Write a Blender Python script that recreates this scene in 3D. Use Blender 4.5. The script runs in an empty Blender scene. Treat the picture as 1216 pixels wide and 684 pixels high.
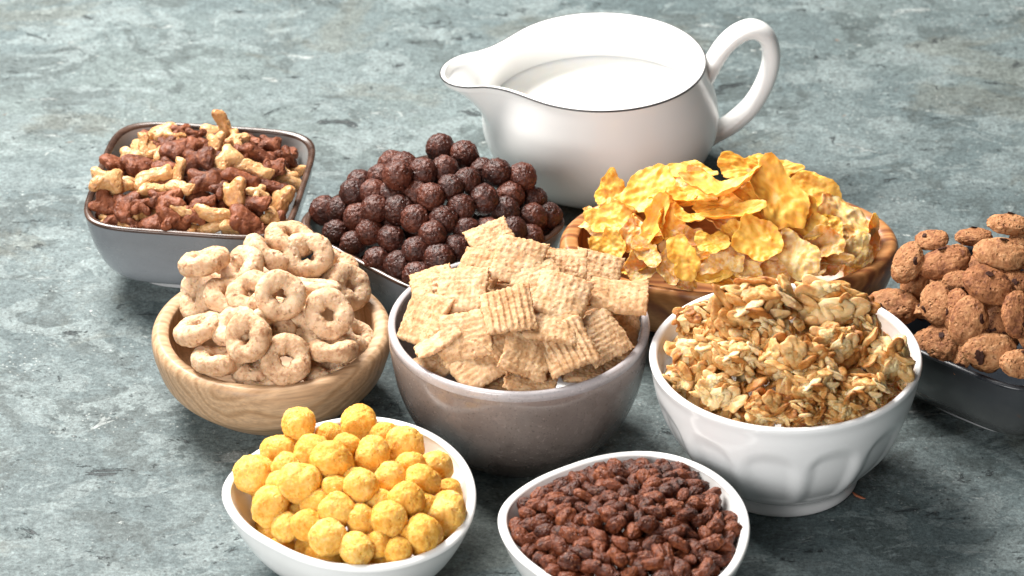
import bpy, math, random
import numpy as np
from mathutils import Vector, Matrix, Quaternion, noise

# ------------------------------------------------------------------ scene
C = bpy.context.scene.collection
scene = bpy.context.scene
CM = 0.01
TAU = 2 * math.pi


# ------------------------------------------------------------------ node helpers
class NT:
    """A small wrapper for building a node material."""
    def __init__(self, name):
        self.m = bpy.data.materials.new(name)
        self.m.use_nodes = True
        self.t = self.m.node_tree
        self.t.nodes.clear()
        self.out = self.t.nodes.new('ShaderNodeOutputMaterial')
        self.b = self.t.nodes.new('ShaderNodeBsdfPrincipled')
        self.t.links.new(self.b.outputs[0], self.out.inputs[0])

    def n(self, kind, **kw):
        nd = self.t.nodes.new('ShaderNode' + kind)
        for k, v in kw.items():
            setattr(nd, k, v)
        return nd

    def put(self, sock, v):
        if hasattr(v, 'is_output') or isinstance(v, bpy.types.NodeSocket):
            self.t.links.new(v, sock)
        else:
            if sock.type == 'RGBA' and not isinstance(v, (int, float)) and len(v) == 3:
                v = (*v, 1)
            sock.default_value = v

    def set(self, **kw):
        for k, v in kw.items():
            self.put(self.b.inputs[k.replace('_', ' ')], v)

    def coord(self, kind='Object', scale=(1, 1, 1), rot=(0, 0, 0), rand=False):
        tc = self.n('TexCoord').outputs[kind]
        mp = self.n('Mapping')
        self.t.links.new(tc, mp.inputs[0])
        mp.inputs['Scale'].default_value = scale
        mp.inputs['Rotation'].default_value = rot
        if rand:
            r = self.n('ObjectInfo').outputs['Random']
            ml = self.math('MULTIPLY', r, 37.0)
            cb = self.n('CombineXYZ')
            self.t.links.new(ml, cb.inputs[0])
            self.t.links.new(ml, cb.inputs[2])
            self.t.links.new(cb.outputs[0], mp.inputs['Location'])
        return mp.outputs[0]

    def noise(self, co, scale, detail=4, rough=0.55, dist=0.0):
        nd = self.n('TexNoise')
        self.t.links.new(co, nd.inputs['Vector'])
        nd.inputs['Scale'].default_value = scale
        nd.inputs['Detail'].default_value = detail
        nd.inputs['Roughness'].default_value = rough
        nd.inputs['Distortion'].default_value = dist
        return nd.outputs['Fac']

    def voro(self, co, scale, feature='F1'):
        nd = self.n('TexVoronoi', feature=feature)
        self.t.links.new(co, nd.inputs['Vector'])
        nd.inputs['Scale'].default_value = scale
        return nd.outputs['Distance']

    def ramp(self, fac, stops, interp='LINEAR'):
        nd = self.n('ValToRGB')
        cr = nd.color_ramp
        cr.interpolation = interp
        while len(cr.elements) < len(stops):
            cr.elements.new(0.5)
        for e, (p, c) in zip(cr.elements, stops):
            e.position = p
            e.color = (*c, 1) if not isinstance(c, (int, float)) else (c, c, c, 1)
        self.t.links.new(fac, nd.inputs[0])
        return nd.outputs[0]

    def mix(self, fac, a, b, mode='MIX'):
        nd = self.n('Mix', data_type='RGBA', blend_type=mode)
        self.put(nd.inputs[0], fac)
        self.put(nd.inputs[6], a)
        self.put(nd.inputs[7], b)
        return nd.outputs[2]

    def math(self, op, a, b=0.0, clamp=False):
        nd = self.n('Math', operation=op, use_clamp=clamp)
        self.put(nd.inputs[0], a)
        self.put(nd.inputs[1], b)
        return nd.outputs[0]

    def bump(self, h, strength=0.3, dist=0.001, normal=None):
        nd = self.n('Bump')
        nd.inputs['Strength'].default_value = strength
        nd.inputs['Distance'].default_value = dist
        self.t.links.new(h, nd.inputs['Height'])
        if normal is not None:
            self.t.links.new(normal, nd.inputs['Normal'])
        self.t.links.new(nd.outputs[0], self.b.inputs['Normal'])
        return nd.outputs[0]

    def random(self):
        return self.n('ObjectInfo').outputs['Random']

    def attr(self, name):
        return self.n('Attribute', attribute_name=name).outputs['Fac']

    def sep(self, co):
        nd = self.n('SeparateXYZ')
        self.t.links.new(co, nd.inputs[0])
        return nd.outputs


# ------------------------------------------------------------------ materials
def mat_table():
    """Weathered slate: flat worn layers with crisp edges, chalky scrapes, dark chips, rust flecks and a fine grain."""
    t = NT('weathered_slate')
    co = t.coord('Object')

    def co2(sy, rot, off):
        mp = t.coord('Object', scale=(1, sy, 1), rot=(0, 0, rot))
        ad = t.n('VectorMath', operation='ADD')
        t.put(ad.inputs[0], mp)
        ad.inputs[1].default_value = (off, off * 1.7, off * 0.6)
        return ad.outputs[0]

    def layer(sc, sy, rot, off, lo, hi, amt, detail=9, rough=0.68, dist=0.6):
        nz = t.noise(co2(sy, rot, off), sc, detail, rough, dist)
        return t.math('MULTIPLY', t.ramp(nz, [(lo, 0.0), (hi, 1.0)]), amt), nz
    broad = t.noise(co2(1.2, 0.1, 3.1), 5.0, 4, 0.5, 0.5)
    c = t.ramp(broad, [(0.36, (0.076, 0.103, 0.108)), (0.5, (0.095, 0.125, 0.130)), (0.64, (0.110, 0.140, 0.140))])
    m, _ = layer(11.0, 1.5, 0.15, 0.0, 0.50, 0.525, 0.75)
    c = t.mix(m, c, (0.124, 0.157, 0.161))
    m, _ = layer(16.0, 1.3, -0.35, 7.7, 0.535, 0.555, 0.75)
    c = t.mix(m, c, (0.062, 0.080, 0.081))
    m, _ = layer(23.0, 1.6, 0.3, 15.0, 0.545, 0.56, 0.7)
    c = t.mix(m, c, (0.162, 0.198, 0.201))
    m, _ = layer(9.0, 1.2, -0.6, 22.0, 0.55, 0.61, 0.34)
    c = t.mix(m, c, (0.118, 0.116, 0.092))
    # chalky scrapes, small and crisp
    sc, scn = layer(30.0, 1.9, 0.2, 30.0, 0.61, 0.64, 0.6, 11, 0.74)
    c = t.mix(sc, c, (0.34, 0.37, 0.365))
    s2, _ = layer(60.0, 1.6, -0.2, 41.0, 0.668, 0.69, 0.8, 8, 0.72)
    c = t.mix(s2, c, (0.46, 0.485, 0.47))
    # dark chips
    dk, _ = layer(36.0, 1.7, 0.1, 52.0, 0.62, 0.635, 0.85, 10, 0.74)
    c = t.mix(dk, c, (0.022, 0.028, 0.031))
    d2, _ = layer(85.0, 1.3, 0.5, 61.0, 0.65, 0.67, 0.8, 7, 0.7)
    c = t.mix(d2, c, (0.028, 0.035, 0.038))
    # rust flecks
    ru, _ = layer(40.0, 1.4, -0.1, 73.0, 0.69, 0.71, 0.7, 8, 0.7)
    c = t.mix(ru, c, (0.17, 0.085, 0.045))
    # pepper and salt specks
    sp = t.voro(co, 230.0)
    spm = t.math('MULTIPLY', t.ramp(sp, [(0.13, 1.0), (0.22, 0.0)]), t.ramp(t.noise(co, 26.0, 4, 0.6), [(0.47, 0.0), (0.6, 0.75)]))
    c = t.mix(spm, c, (0.03, 0.038, 0.04))
    sp2 = t.voro(t.coord('Object', rot=(0, 0, 1.0)), 290.0)
    sp2m = t.math('MULTIPLY', t.ramp(sp2, [(0.11, 1.0), (0.2, 0.0)]), t.ramp(t.noise(co, 19.0, 4, 0.6), [(0.48, 0.0), (0.6, 0.6)]))
    c = t.mix(sp2m, c, (0.36, 0.385, 0.375))
    fine = t.noise(co, 130.0, 6, 0.78)
    grain = t.noise(co, 480.0, 3, 0.75)
    c = t.mix(0.62, c, t.ramp(fine, [(0.3, 0.2), (0.5, 0.5), (0.7, 0.8)]), 'OVERLAY')
    c = t.mix(0.6, c, t.ramp(grain, [(0.3, 0.12), (0.5, 0.5), (0.7, 0.88)]), 'OVERLAY')
    t.set(Base_Color=c, Roughness=t.ramp(fine, [(0.35, 0.66), (0.65, 0.46)]))
    t.b.inputs['Specular IOR Level'].default_value = 0.32
    h = t.math('ADD', t.math('MULTIPLY', fine, 0.9), t.math('ADD', t.math('MULTIPLY', sc, 0.5), t.math('MULTIPLY', t.math('ADD', dk, d2), -0.8)))
    h = t.math('ADD', h, t.math('MULTIPLY', grain, 0.35))
    t.bump(h, 0.7, 0.0013)
    return t.m


def mat_glaze(name, col_lo, col_hi, zlo, zhi, speck=0.25, rough=0.16, stain=None):
    """Glazed stoneware: two glaze tones blended over the height with pooling, specks and optional stains."""
    t = NT(name)
    co = t.coord('Object')
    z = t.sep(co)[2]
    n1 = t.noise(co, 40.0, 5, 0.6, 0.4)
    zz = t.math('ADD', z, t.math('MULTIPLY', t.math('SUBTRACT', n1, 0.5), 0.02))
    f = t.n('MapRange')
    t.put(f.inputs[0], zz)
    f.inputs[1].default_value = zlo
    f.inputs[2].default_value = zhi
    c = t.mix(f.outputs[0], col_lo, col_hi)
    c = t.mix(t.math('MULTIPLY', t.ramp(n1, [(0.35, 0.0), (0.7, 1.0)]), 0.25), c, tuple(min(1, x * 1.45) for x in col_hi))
    s = t.noise(co, 900.0, 2, 0.6)
    c = t.mix(t.math('MULTIPLY', t.ramp(s, [(0.60, 0.0), (0.68, 1.0)]), speck), c, tuple(x * 0.35 for x in col_lo))
    s2 = t.noise(co, 620.0, 2, 0.6)
    c = t.mix(t.math('MULTIPLY', t.ramp(s2, [(0.62, 0.0), (0.7, 1.0)]), speck * 0.6), c, tuple(min(1, x * 1.9) for x in col_hi))
    if stain:
        s3 = t.noise(co, 24.0, 5, 0.6, 1.5)
        c = t.mix(t.math('MULTIPLY', t.ramp(s3, [(0.6, 0.0), (0.68, 1.0)]), 0.8), c, stain)
    t.set(Base_Color=c, Roughness=t.ramp(n1, [(0.3, rough * 0.8), (0.7, rough * 1.6)]))
    t.b.inputs['Coat Weight'].default_value = 0.35
    t.b.inputs['Coat Roughness'].default_value = 0.08
    t.bump(t.math('ADD', n1, t.math('MULTIPLY', s, 0.12)), 0.10, 0.001)
    return t.m


def mat_porcelain(name, col=(0.90, 0.90, 0.89), rough=0.17):
    t = NT(name)
    co = t.coord('Object')
    n = t.noise(co, 30.0, 3)
    t.set(Base_Color=t.mix(n, col, tuple(x * 0.975 for x in col)), Roughness=t.ramp(n, [(0.3, rough * 0.8), (0.7, rough * 1.5)]))
    t.b.inputs['Coat Weight'].default_value = 0.12
    t.b.inputs['Coat Roughness'].default_value = 0.05
    t.bump(n, 0.04, 0.001)
    return t.m


def mat_wood(name, stops, scale, rot, ring_scale, rough=0.42, fleck=0.3, streak=None):
    t = NT(name)
    co = t.coord('Object', scale=scale, rot=rot)
    w = t.noise(co, ring_scale * 0.35, 3, 0.5, 0.8)
    wv = t.n('TexWave', wave_type='BANDS', bands_direction='Y')
    warp = t.n('VectorMath', operation='ADD')
    cb = t.n('CombineXYZ')
    t.put(cb.inputs[1], t.math('MULTIPLY', w, 0.05))
    t.put(warp.inputs[0], co)
    t.put(warp.inputs[1], cb.outputs[0])
    t.put(wv.inputs['Vector'], warp.outputs[0])
    wv.inputs['Scale'].default_value = ring_scale
    wv.inputs['Distortion'].default_value = 3.5
    wv.inputs['Detail'].default_value = 3
    wv.inputs['Detail Scale'].default_value = 1.4
    c = t.ramp(wv.outputs['Fac'], stops)
    fb = t.noise(t.coord('Object', scale=(scale[0] * 1.2, scale[1] * 14, scale[2] * 14), rot=rot), 50.0, 4, 0.6)
    c = t.mix(fleck, c, t.ramp(fb, [(0.3, 0.3), (0.5, 0.5), (0.7, 0.68)]), 'OVERLAY')
    if streak:
        sk = t.noise(t.coord('Object', scale=(scale[0] * 2, scale[1] * 6, scale[2] * 6), rot=rot), 9.0, 5, 0.6, 1.8)
        c = t.mix(t.math('MULTIPLY', t.ramp(sk, [(0.55, 0.0), (0.66, 1.0)]), 0.75), c, streak)
    t.set(Base_Color=c, Roughness=t.ramp(fb, [(0.3, rough * 0.85), (0.7, rough * 1.25)]))
    t.b.inputs['Specular IOR Level'].default_value = 0.4
    t.bump(t.math('ADD', fb, t.math('MULTIPLY', wv.outputs['Fac'], 0.3)), 0.16, 0.0006)
    return t.m


def mat_plain(name, col, rough=0.3, metal=0.0):
    t = NT(name)
    n = t.noise(t.coord('Object'), 150.0, 4, 0.6)
    c = t.mix(n, tuple(x * 0.75 for x in col), tuple(min(1, x * 1.25) for x in col))
    t.set(Base_Color=c, Roughness=rough, Metallic=metal)
    t.bump(n, 0.1, 0.0006)
    return t.m


def mat_rim(name, lo, hi):
    t = NT(name)
    co = t.coord('Object')
    n = t.noise(co, 70.0, 5, 0.65, 0.5)
    t.set(Base_Color=t.ramp(n, [(0.35, lo), (0.65, hi)]), Roughness=t.ramp(n, [(0.3, 0.18), (0.7, 0.34)]))
    t.bump(n, 0.15, 0.0006)
    return t.m


def mat_milk():
    t = NT('milk')
    n = t.noise(t.coord('Object'), 20.0, 2)
    t.set(Base_Color=t.mix(n, (0.93, 0.915, 0.88), (0.94, 0.925, 0.89)), Roughness=0.12)
    t.b.inputs['Subsurface Weight'].default_value = 0.6
    t.b.inputs['Subsurface Radius'].default_value = (0.006, 0.005, 0.004)
    t.b.inputs['Subsurface Scale'].default_value = 1.0
    return t.m


def mat_grain(name, stops, scale=220.0, rough=0.6, sss=0.0, sss_col=None, fleck=None, fleck_amt=0.5, fleck_scale=500.0,
              bump=0.4, bdist=0.0006, vary=0.25, spec=0.4, tone=False, coat=0.0, pits=None):
    """Baked or puffed cereal: mottled crumb colour, flecks, pits, and a little tone change from piece to piece."""
    t = NT(name)
    co = t.coord('Object', rand=True)
    a = t.noise(co, scale, 5, 0.65, 0.3)
    b = t.noise(co, scale * 4, 4, 0.7)
    f = t.math('ADD', t.math('MULTIPLY', a, 0.75), t.math('MULTIPLY', b, 0.25))
    r = t.random()
    f = t.math('ADD', f, t.math('MULTIPLY', t.math('SUBTRACT', r, 0.5), vary))
    if tone:
        f = t.math('ADD', f, t.math('MULTIPLY', t.math('SUBTRACT', t.attr('tone'), 0.5), 0.55))
    c = t.ramp(f, stops)
    if fleck:
        k = t.noise(co, fleck_scale, 3, 0.6)
        c = t.mix(t.math('MULTIPLY', t.ramp(k, [(0.58, 0.0), (0.67, 1.0)]), fleck_amt), c, fleck)
    h = t.math('ADD', a, t.math('MULTIPLY', b, 0.5))
    if pits:
        v = t.voro(co, pits)
        pm = t.ramp(v, [(0.12, 1.0), (0.3, 0.0)])
        h = t.math('SUBTRACT', h, t.math('MULTIPLY', pm, 0.7))
    t.set(Base_Color=c, Roughness=rough)
    t.b.inputs['Specular IOR Level'].default_value = spec
    if coat:
        t.b.inputs['Coat Weight'].default_value = coat
        t.b.inputs['Coat Roughness'].default_value = 0.22
    if sss:
        t.b.inputs['Subsurface Weight'].default_value = sss
        t.b.inputs['Subsurface Radius'].default_value = sss_col or (0.003, 0.0015, 0.0006)
        t.b.inputs['Subsurface Scale'].default_value = 1.0
    t.bump(h, bump, bdist)
    return t.m


def mat_flake(name, stops, frost=0.0):
    t = NT(name)
    co = t.coord('Object', rand=True)
    a = t.noise(co, 130.0, 5, 0.6, 0.6)
    b = t.noise(co, 620.0, 3, 0.6)
    r = t.random()
    f = t.math('ADD', a, t.math('MULTIPLY', t.math('SUBTRACT', r, 0.5), 0.22))
    c = t.ramp(f, stops)
    c = t.mix(t.math('MULTIPLY', t.ramp(b, [(0.6, 0.0), (0.7, 1.0)]), 0.3), c, (0.75, 0.42, 0.10))
    # toasted rim of each flake
    ed = t.math('MULTIPLY', t.ramp(t.attr('tone'), [(0.80, 0.0), (1.0, 1.0)]), t.ramp(a, [(0.35, 0.7), (0.6, 0.1)]))
    c = t.mix(ed, c, (0.58, 0.22, 0.03))
    rg = t.ramp(a, [(0.3, 0.42), (0.7, 0.6)])
    t.b.inputs['Specular IOR Level'].default_value = 0.35
    if frost:
        s = t.noise(co, 210.0, 6, 0.75, 0.8)
        sm = t.math('MULTIPLY', t.ramp(s, [(0.44, 0.0), (0.62, 1.0)]), frost)
        c = t.mix(sm, c, (0.86, 0.74, 0.58))
    t.set(Base_Color=c, Roughness=rg)
    t.b.inputs['Subsurface Weight'].default_value = 0.35
    t.b.inputs['Subsurface Radius'].default_value = (0.004, 0.0018, 0.0003)
    t.b.inputs['Subsurface Scale'].default_value = 1.0
    t.bump(t.math('ADD', a, t.math('MULTIPLY', b, 0.5)), 0.35, 0.0006)
    return t.m


# ------------------------------------------------------------------ objects and tags
def link(name, mesh, mat=None, parent=None):
    o = bpy.data.objects.new(name, mesh)
    C.objects.link(o)
    if mat is not None and len(mesh.materials) == 0:
        mesh.materials.append(mat)
    if parent is not None:
        o.parent = parent
    return o


def tag(o, label=None, cat=None, group=None, kind=None):
    for k, v in (('label', label), ('category', cat), ('group', group), ('kind', kind)):
        if v:
            o[k] = v
    return o


def empty(name, loc, rz=0.0):
    o = bpy.data.objects.new(name, None)
    o.empty_display_size = 0.02
    C.objects.link(o)
    o.location = loc
    o.rotation_euler = (0, 0, rz)
    return o


def mesh_from(name, verts, faces, smooth=True):
    me = bpy.data.meshes.new(name)
    me.from_pydata([tuple(v) for v in verts], [], faces)
    me.update()
    if smooth:
        me.polygons.foreach_set('use_smooth', [True] * len(me.polygons))
    return me


def loft(name, rings, cap_start=False, cap_end=False, closed=True, loop=False):
    """Skin a stack of rings (each an N x 3 array)."""
    n = len(rings[0])
    V = [tuple(p) for r in rings for p in r]
    F = []
    m = len(rings)
    for i in range(m if loop else m - 1):
        a, b = i * n, ((i + 1) % m) * n
        for j in range(n if closed else n - 1):
            k = (j + 1) % n
            F.append((a + j, a + k, b + k, b + j))
    if cap_start:
        V.append(tuple(np.mean(rings[0], axis=0)))
        c = len(V) - 1
        F += [(c, (j + 1) % n, j) for j in range(n)]
    if cap_end:
        V.append(tuple(np.mean(rings[-1], axis=0)))
        c = len(V) - 1
        a = (m - 1) * n
        F += [(c, a + j, a + (j + 1) % n) for j in range(n)]
    return mesh_from(name, V, F)


def spline(ctrl, n=8):
    """Catmull-Rom through control points (any dimension)."""
    P = np.array(ctrl, float)
    P = np.vstack([2 * P[0] - P[1], P, 2 * P[-1] - P[-2]])
    out = []
    for i in range(1, len(P) - 2):
        p0, p1, p2, p3 = P[i - 1:i + 3]
        for t in np.linspace(0, 1, n, endpoint=False):
            out.append(0.5 * (2 * p1 + (p2 - p0) * t + (2 * p0 - 5 * p1 + 4 * p2 - p3) * t * t + (3 * p1 - p0 - 3 * p2 + p3) * t ** 3))
    out.append(P[-2])
    return np.array(out)


def out_circle(th):
    return np.ones_like(th)


def out_square(n):
    return lambda th: (np.abs(np.cos(th)) ** n + np.abs(np.sin(th)) ** n) ** (-1.0 / n)


def out_ellipse(ax, ay):
    return lambda th: 1.0 / np.sqrt((np.cos(th) / ax) ** 2 + (np.sin(th) / ay) ** 2)


def rings_of(profile, outline, n=160, wob=0.0, rise=None):
    th = np.linspace(0, TAU, n, endpoint=False)
    o = outline(th)
    R = []
    for r, z in profile:
        rr = r * o * (1 + wob * np.sin(2 * th + 0.7) + wob * 0.6 * np.sin(3 * th + 2))
        zz = np.full(n, float(z))
        if rise is not None:
            zz = zz + rise(th) * (z / profile[:, 1].max()) ** 2
        R.append(np.stack([rr * np.cos(th), rr * np.sin(th), zz], 1) * CM)
    return R


# ------------------------------------------------------------------ setting
M_TABLE = mat_table()
def build_table():
    # one thick slab of weathered slate board, long enough to leave the frame on every side
    nx = 2
    x, y, h = 2.2, 2.2, 0.04
    V = [(-x, -y, 0), (x, -y, 0), (x, y, 0), (-x, y, 0), (-x, -y, -h), (x, -y, -h), (x, y, -h), (-x, y, -h)]
    F = [(0, 1, 2, 3), (7, 6, 5, 4), (0, 4, 5, 1), (1, 5, 6, 2), (2, 6, 7, 3), (3, 7, 4, 0)]
    o = link('tabletop', mesh_from('tabletop', V, F, smooth=False), M_TABLE)
    tag(o, 'weathered blue grey slate tabletop under all the bowls', 'tabletop', kind='structure')
build_table()


# ------------------------------------------------------------------ bowls
def square_bowl(loc, rz, a, H, label, mats):
    body, inner, rim, foot = mats
    root = empty('square_bowl', loc, rz)
    tag(root, label, 'bowl', 'square stoneware bowls')
    o = out_square(5.4)
    outer = spline([(0.585, 0.09), (0.64, 0.10), (0.74, 0.17), (0.85, 0.34), (0.93, 0.58), (0.975, 0.80), (0.998, 0.962)], 7)
    P = outer * np.array([a, H])
    link('body', loft('square_bowl_body', rings_of(P, o, 200), cap_start=True), body, root)
    t = 0.27 / a
    lip = spline([(0.998, 0.962), (1.002, 0.98), (0.995, 0.995), (1 - t * 0.55, 1.004), (1.002 - t * 1.15, 0.99), (0.994 - t * 1.2, 0.968)], 5)
    link('rim', loft('square_bowl_rim', rings_of(lip * np.array([a, H]), o, 200)), rim, root)
    inn = spline([(0.994 - t * 1.2, 0.968), (0.955 - t * 1.15, 0.78), (0.89 - t, 0.52), (0.78 - t, 0.30), (0.62, 0.19), (0.3, 0.16), (0.05, 0.16)], 7)
    link('interior', loft('square_bowl_interior', rings_of(inn * np.array([a, H]), o, 200), cap_end=True), inner, root)
    ft = spline([(0.50, 0.09), (0.50, 0.02), (0.515, 0.0), (0.57, 0.0), (0.588, 0.02), (0.588, 0.095)], 4)
    link('foot', loft('square_bowl_foot', rings_of(ft * np.array([a, H]), out_square(3.6), 160)), foot, root)
    return root


M_SLATE_OUT = mat_glaze('slate_blue_glaze', (0.33, 0.355, 0.385), (0.175, 0.185, 0.20), 0.006, 0.04, 0.18, 0.2)
M_SLATE_IN = mat_glaze('grey_inner_glaze', (0.22, 0.23, 0.235), (0.30, 0.30, 0.295), 0.01, 0.045, 0.2, 0.16)
M_GREEN_IN = mat_glaze('green_grey_inner_glaze', (0.17, 0.205, 0.205), (0.235, 0.27, 0.265), 0.01, 0.045, 0.2, 0.14)
M_DARK_OUT = mat_glaze('dark_stoneware_glaze', (0.10, 0.105, 0.10), (0.035, 0.038, 0.042), 0.004, 0.036, 0.2, 0.16, stain=(0.10, 0.045, 0.025))
M_DARK_IN = mat_glaze('blue_black_inner_glaze', (0.03, 0.036, 0.045), (0.042, 0.052, 0.066), 0.01, 0.045, 0.2, 0.14)
M_RIM_BROWN = mat_rim('bronze_brown_rim', (0.028, 0.015, 0.011), (0.085, 0.045, 0.03))
M_RIM_DARK = mat_rim('blue_black_rim', (0.012, 0.014, 0.018), (0.045, 0.048, 0.055))
M_FOOT = mat_glaze('pale_grey_foot_glaze', (0.42, 0.43, 0.44), (0.33, 0.345, 0.36), 0.0, 0.006, 0.15, 0.25)

square_bowl((-0.1655, 0.0312, 0), math.radians(-7.5), 5.66, 4.95, 'blue grey square bowl heaped with pale and brown cereal shapes', (M_SLATE_OUT, M_SLATE_IN, M_RIM_BROWN, M_FOOT))
square_bowl((-0.0416, -0.0067, 0), math.radians(45), 5.55, 4.6, 'grey square bowl turned cornerwise and heaped with chocolate balls', (M_SLATE_OUT, M_GREEN_IN, M_RIM_BROWN, M_FOOT))
square_bowl((0.2502, -0.1015, 0), math.radians(51), 5.55, 4.8, 'blackish square bowl of chocolate chip cookies cut off by the right edge', (M_DARK_OUT, M_DARK_IN, M_RIM_DARK, M_FOOT))


def round_wood_bowl(loc, rz, outline, R, r_in, H, mat, label, foot=0.6, wob=0.004):
    """A turned wooden bowl with a broad rounded rim, one solid piece."""
    prof = spline([(foot * R - 0.5, 0.0), (foot * R - 0.12, 0.0), (foot * R, 0.06), (R * (foot + 0.14), H * 0.16), (R * 0.90, H * 0.42), (R * 0.975, H * 0.68),
                   (R, H * 0.86), (R - 0.06, H * 0.955), (R - 0.26, H * 1.0), ((R + r_in) / 2, H * 1.006), (r_in + 0.12, H * 0.985),
                   (r_in, H * 0.93), (r_in - 0.12, H * 0.7), (r_in * 0.88, H * 0.42), (r_in * 0.68, H * 0.24), (r_in * 0.3, H * 0.19), (0.1, H * 0.19)], 6)
    me = loft('wooden_bowl', rings_of(prof, outline, 200, wob), cap_start=True, cap_end=True)
    o = link('wooden_bowl', me, mat)
    o.location = loc
    o.rotation_euler = (0, 0, rz)
    tag(o, label, 'bowl', 'wooden bowls')
    return o


M_BEECH = mat_wood('pale_beech_wood', [(0.0, (0.44, 0.275, 0.155)), (0.4, (0.51, 0.335, 0.20)), (0.75, (0.47, 0.30, 0.17)), (1.0, (0.37, 0.22, 0.115))],
                   (0.5, 1, 1), (0.4, 0, 0.25), 34.0, 0.45, 0.6)
M_OLIVE = mat_wood('olive_wood', [(0.0, (0.40, 0.175, 0.06)), (0.4, (0.48, 0.225, 0.08)), (0.75, (0.38, 0.155, 0.052)), (1.0, (0.22, 0.078, 0.028))],
                   (0.6, 1, 1), (0.3, 0.2, -0.2), 30.0, 0.34, 0.35, streak=(0.17, 0.062, 0.026))
RING_C = (-0.1224, -0.1070)
FLAKE_C = (0.1133, -0.0284)
round_wood_bowl((*RING_C, 0), 0.3, out_circle, 6.1, 5.18, 4.4, M_BEECH, 'pale round wooden bowl filled with oat rings', 0.56, 0.006)
round_wood_bowl((*FLAKE_C, 0), 0.0, out_ellipse(1.0, 0.645), 8.85, 7.85, 4.8, M_OLIVE, 'oval olive wood bowl heaped with golden corn flakes', 0.5, 0.0)


def wheat_bowl():
    R, H = 6.17, 6.57
    S = 1.062
    prof = spline([(2.9, 0.12), (3.1, 0.0), (3.35, 0.0), (3.5, 0.12), (4.3, 0.75), (5.15, 1.9), (5.75, 3.4), (6.05, 5.0), (6.13, 5.75), (6.10, 6.08)], 7)
    root = empty('stoneware_bowl', (0.0034, -0.1426, 0), 0.4)
    tag(root, 'round mauve grey glazed bowl filled with wheat squares in the centre', 'bowl')
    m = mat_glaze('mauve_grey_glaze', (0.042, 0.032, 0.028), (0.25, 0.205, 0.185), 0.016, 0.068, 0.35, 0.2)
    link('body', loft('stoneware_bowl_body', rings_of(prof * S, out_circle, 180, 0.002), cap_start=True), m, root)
    lip = spline([(6.10, 6.08), (6.15, 6.22), (6.17, 6.38), (6.12, 6.52), (5.98, 6.58), (5.84, 6.53), (5.78, 6.4)], 6)
    link('rim', loft('stoneware_bowl_rim', rings_of(lip * S, out_circle, 180, 0.002)),
         mat_glaze('pale_mauve_rim_glaze', (0.36, 0.32, 0.32), (0.46, 0.43, 0.44), 0.058, 0.067, 0.35, 0.2), root)
    inn = spline([(5.78, 6.4), (5.72, 5.6), (5.5, 4.0), (4.9, 2.2), (3.8, 1.0), (2.0, 0.6), (0.1, 0.55)], 7)
    link('interior', loft('stoneware_bowl_interior', rings_of(inn * S, out_circle, 160, 0.002), cap_end=True),
         mat_glaze('grey_inner_wheat_glaze', (0.24, 0.22, 0.215), (0.34, 0.31, 0.31), 0.01, 0.06, 0.3, 0.18), root)
wheat_bowl()


M_WHITE = mat_porcelain('white_porcelain')
M_WHITE_COOL = mat_porcelain('cool_white_porcelain', (0.88, 0.885, 0.89), 0.14)


def fluted_bowl():
    R, H = 6.26, 6.68
    S = 1.075
    root = empty('fluted_bowl', (0.1350, -0.1758, 0), 0.10)
    tag(root, 'white footed porcelain bowl with arched flutes, heaped with granola', 'bowl')
    n = 12 * 24
    th = np.linspace(0, TAU, n, endpoint=False)
    prof = spline([(3.72, 0.85), (3.86, 0.98), (4.3, 1.4), (4.95, 2.3), (5.45, 3.3), (5.82, 4.4), (6.06, 5.4), (6.17, 6.1), (6.24, 6.4), (6.26, 6.55), (6.2, 6.66), (6.08, 6.69),
                   (5.95, 6.64), (5.86, 6.5), (5.82, 6.2), (5.65, 5.2), (5.3, 3.9), (4.6, 2.5), (3.4, 1.6), (1.6, 1.3), (0.1, 1.28)], 10)
    k = 12
    loc = ((th * k / TAU) % 1.0) * 2 - 1            # -1..1 across one flute
    R_ = []
    n_out = 8 * 10
    for i, (r, z) in enumerate(prof):
        rr = np.full(n, r)
        if 1.0 < z < 6.0 and i < n_out:
            top = 5.35 - 0.95 * np.abs(loc) ** 2.4
            up = np.clip((top - z) / 1.0, 0, 1)
            up = up * up * (3 - 2 * up)
            lo = np.clip((z - 1.0) / 0.5, 0, 1)
            side = np.clip((1.0 - np.abs(loc)) / 0.5, 0, 1)
            side = side * side * (3 - 2 * side)
            rr = rr - 0.17 * up * lo * side * (0.75 + 0.25 * (1 - loc ** 2))
        R_.append(np.stack([rr * np.cos(th), rr * np.sin(th), np.full(n, z)], 1) * CM * S)
    link('body', loft('fluted_bowl_body', R_, cap_end=True), M_WHITE_COOL, root)
    ft = spline([(2.9, 0.75), (3.05, 0.2), (3.2, 0.02), (3.38, 0.0), (3.52, 0.06), (3.57, 0.2), (3.56, 0.55), (3.62, 0.75), (3.72, 0.85)], 6)
    link('foot', loft('fluted_bowl_foot', rings_of(ft * S, out_circle, 160), cap_start=True), M_WHITE_COOL, root)
fluted_bowl()

EGG = [(-9, 153), (12, 151), (35, 155), (58, 161), (82, 164), (105, 153), (128, 141), (153, 144), (178, 153), (203, 146), (233, 142), (262, 157), (289, 169), (318, 168), (351, 153)]


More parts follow.
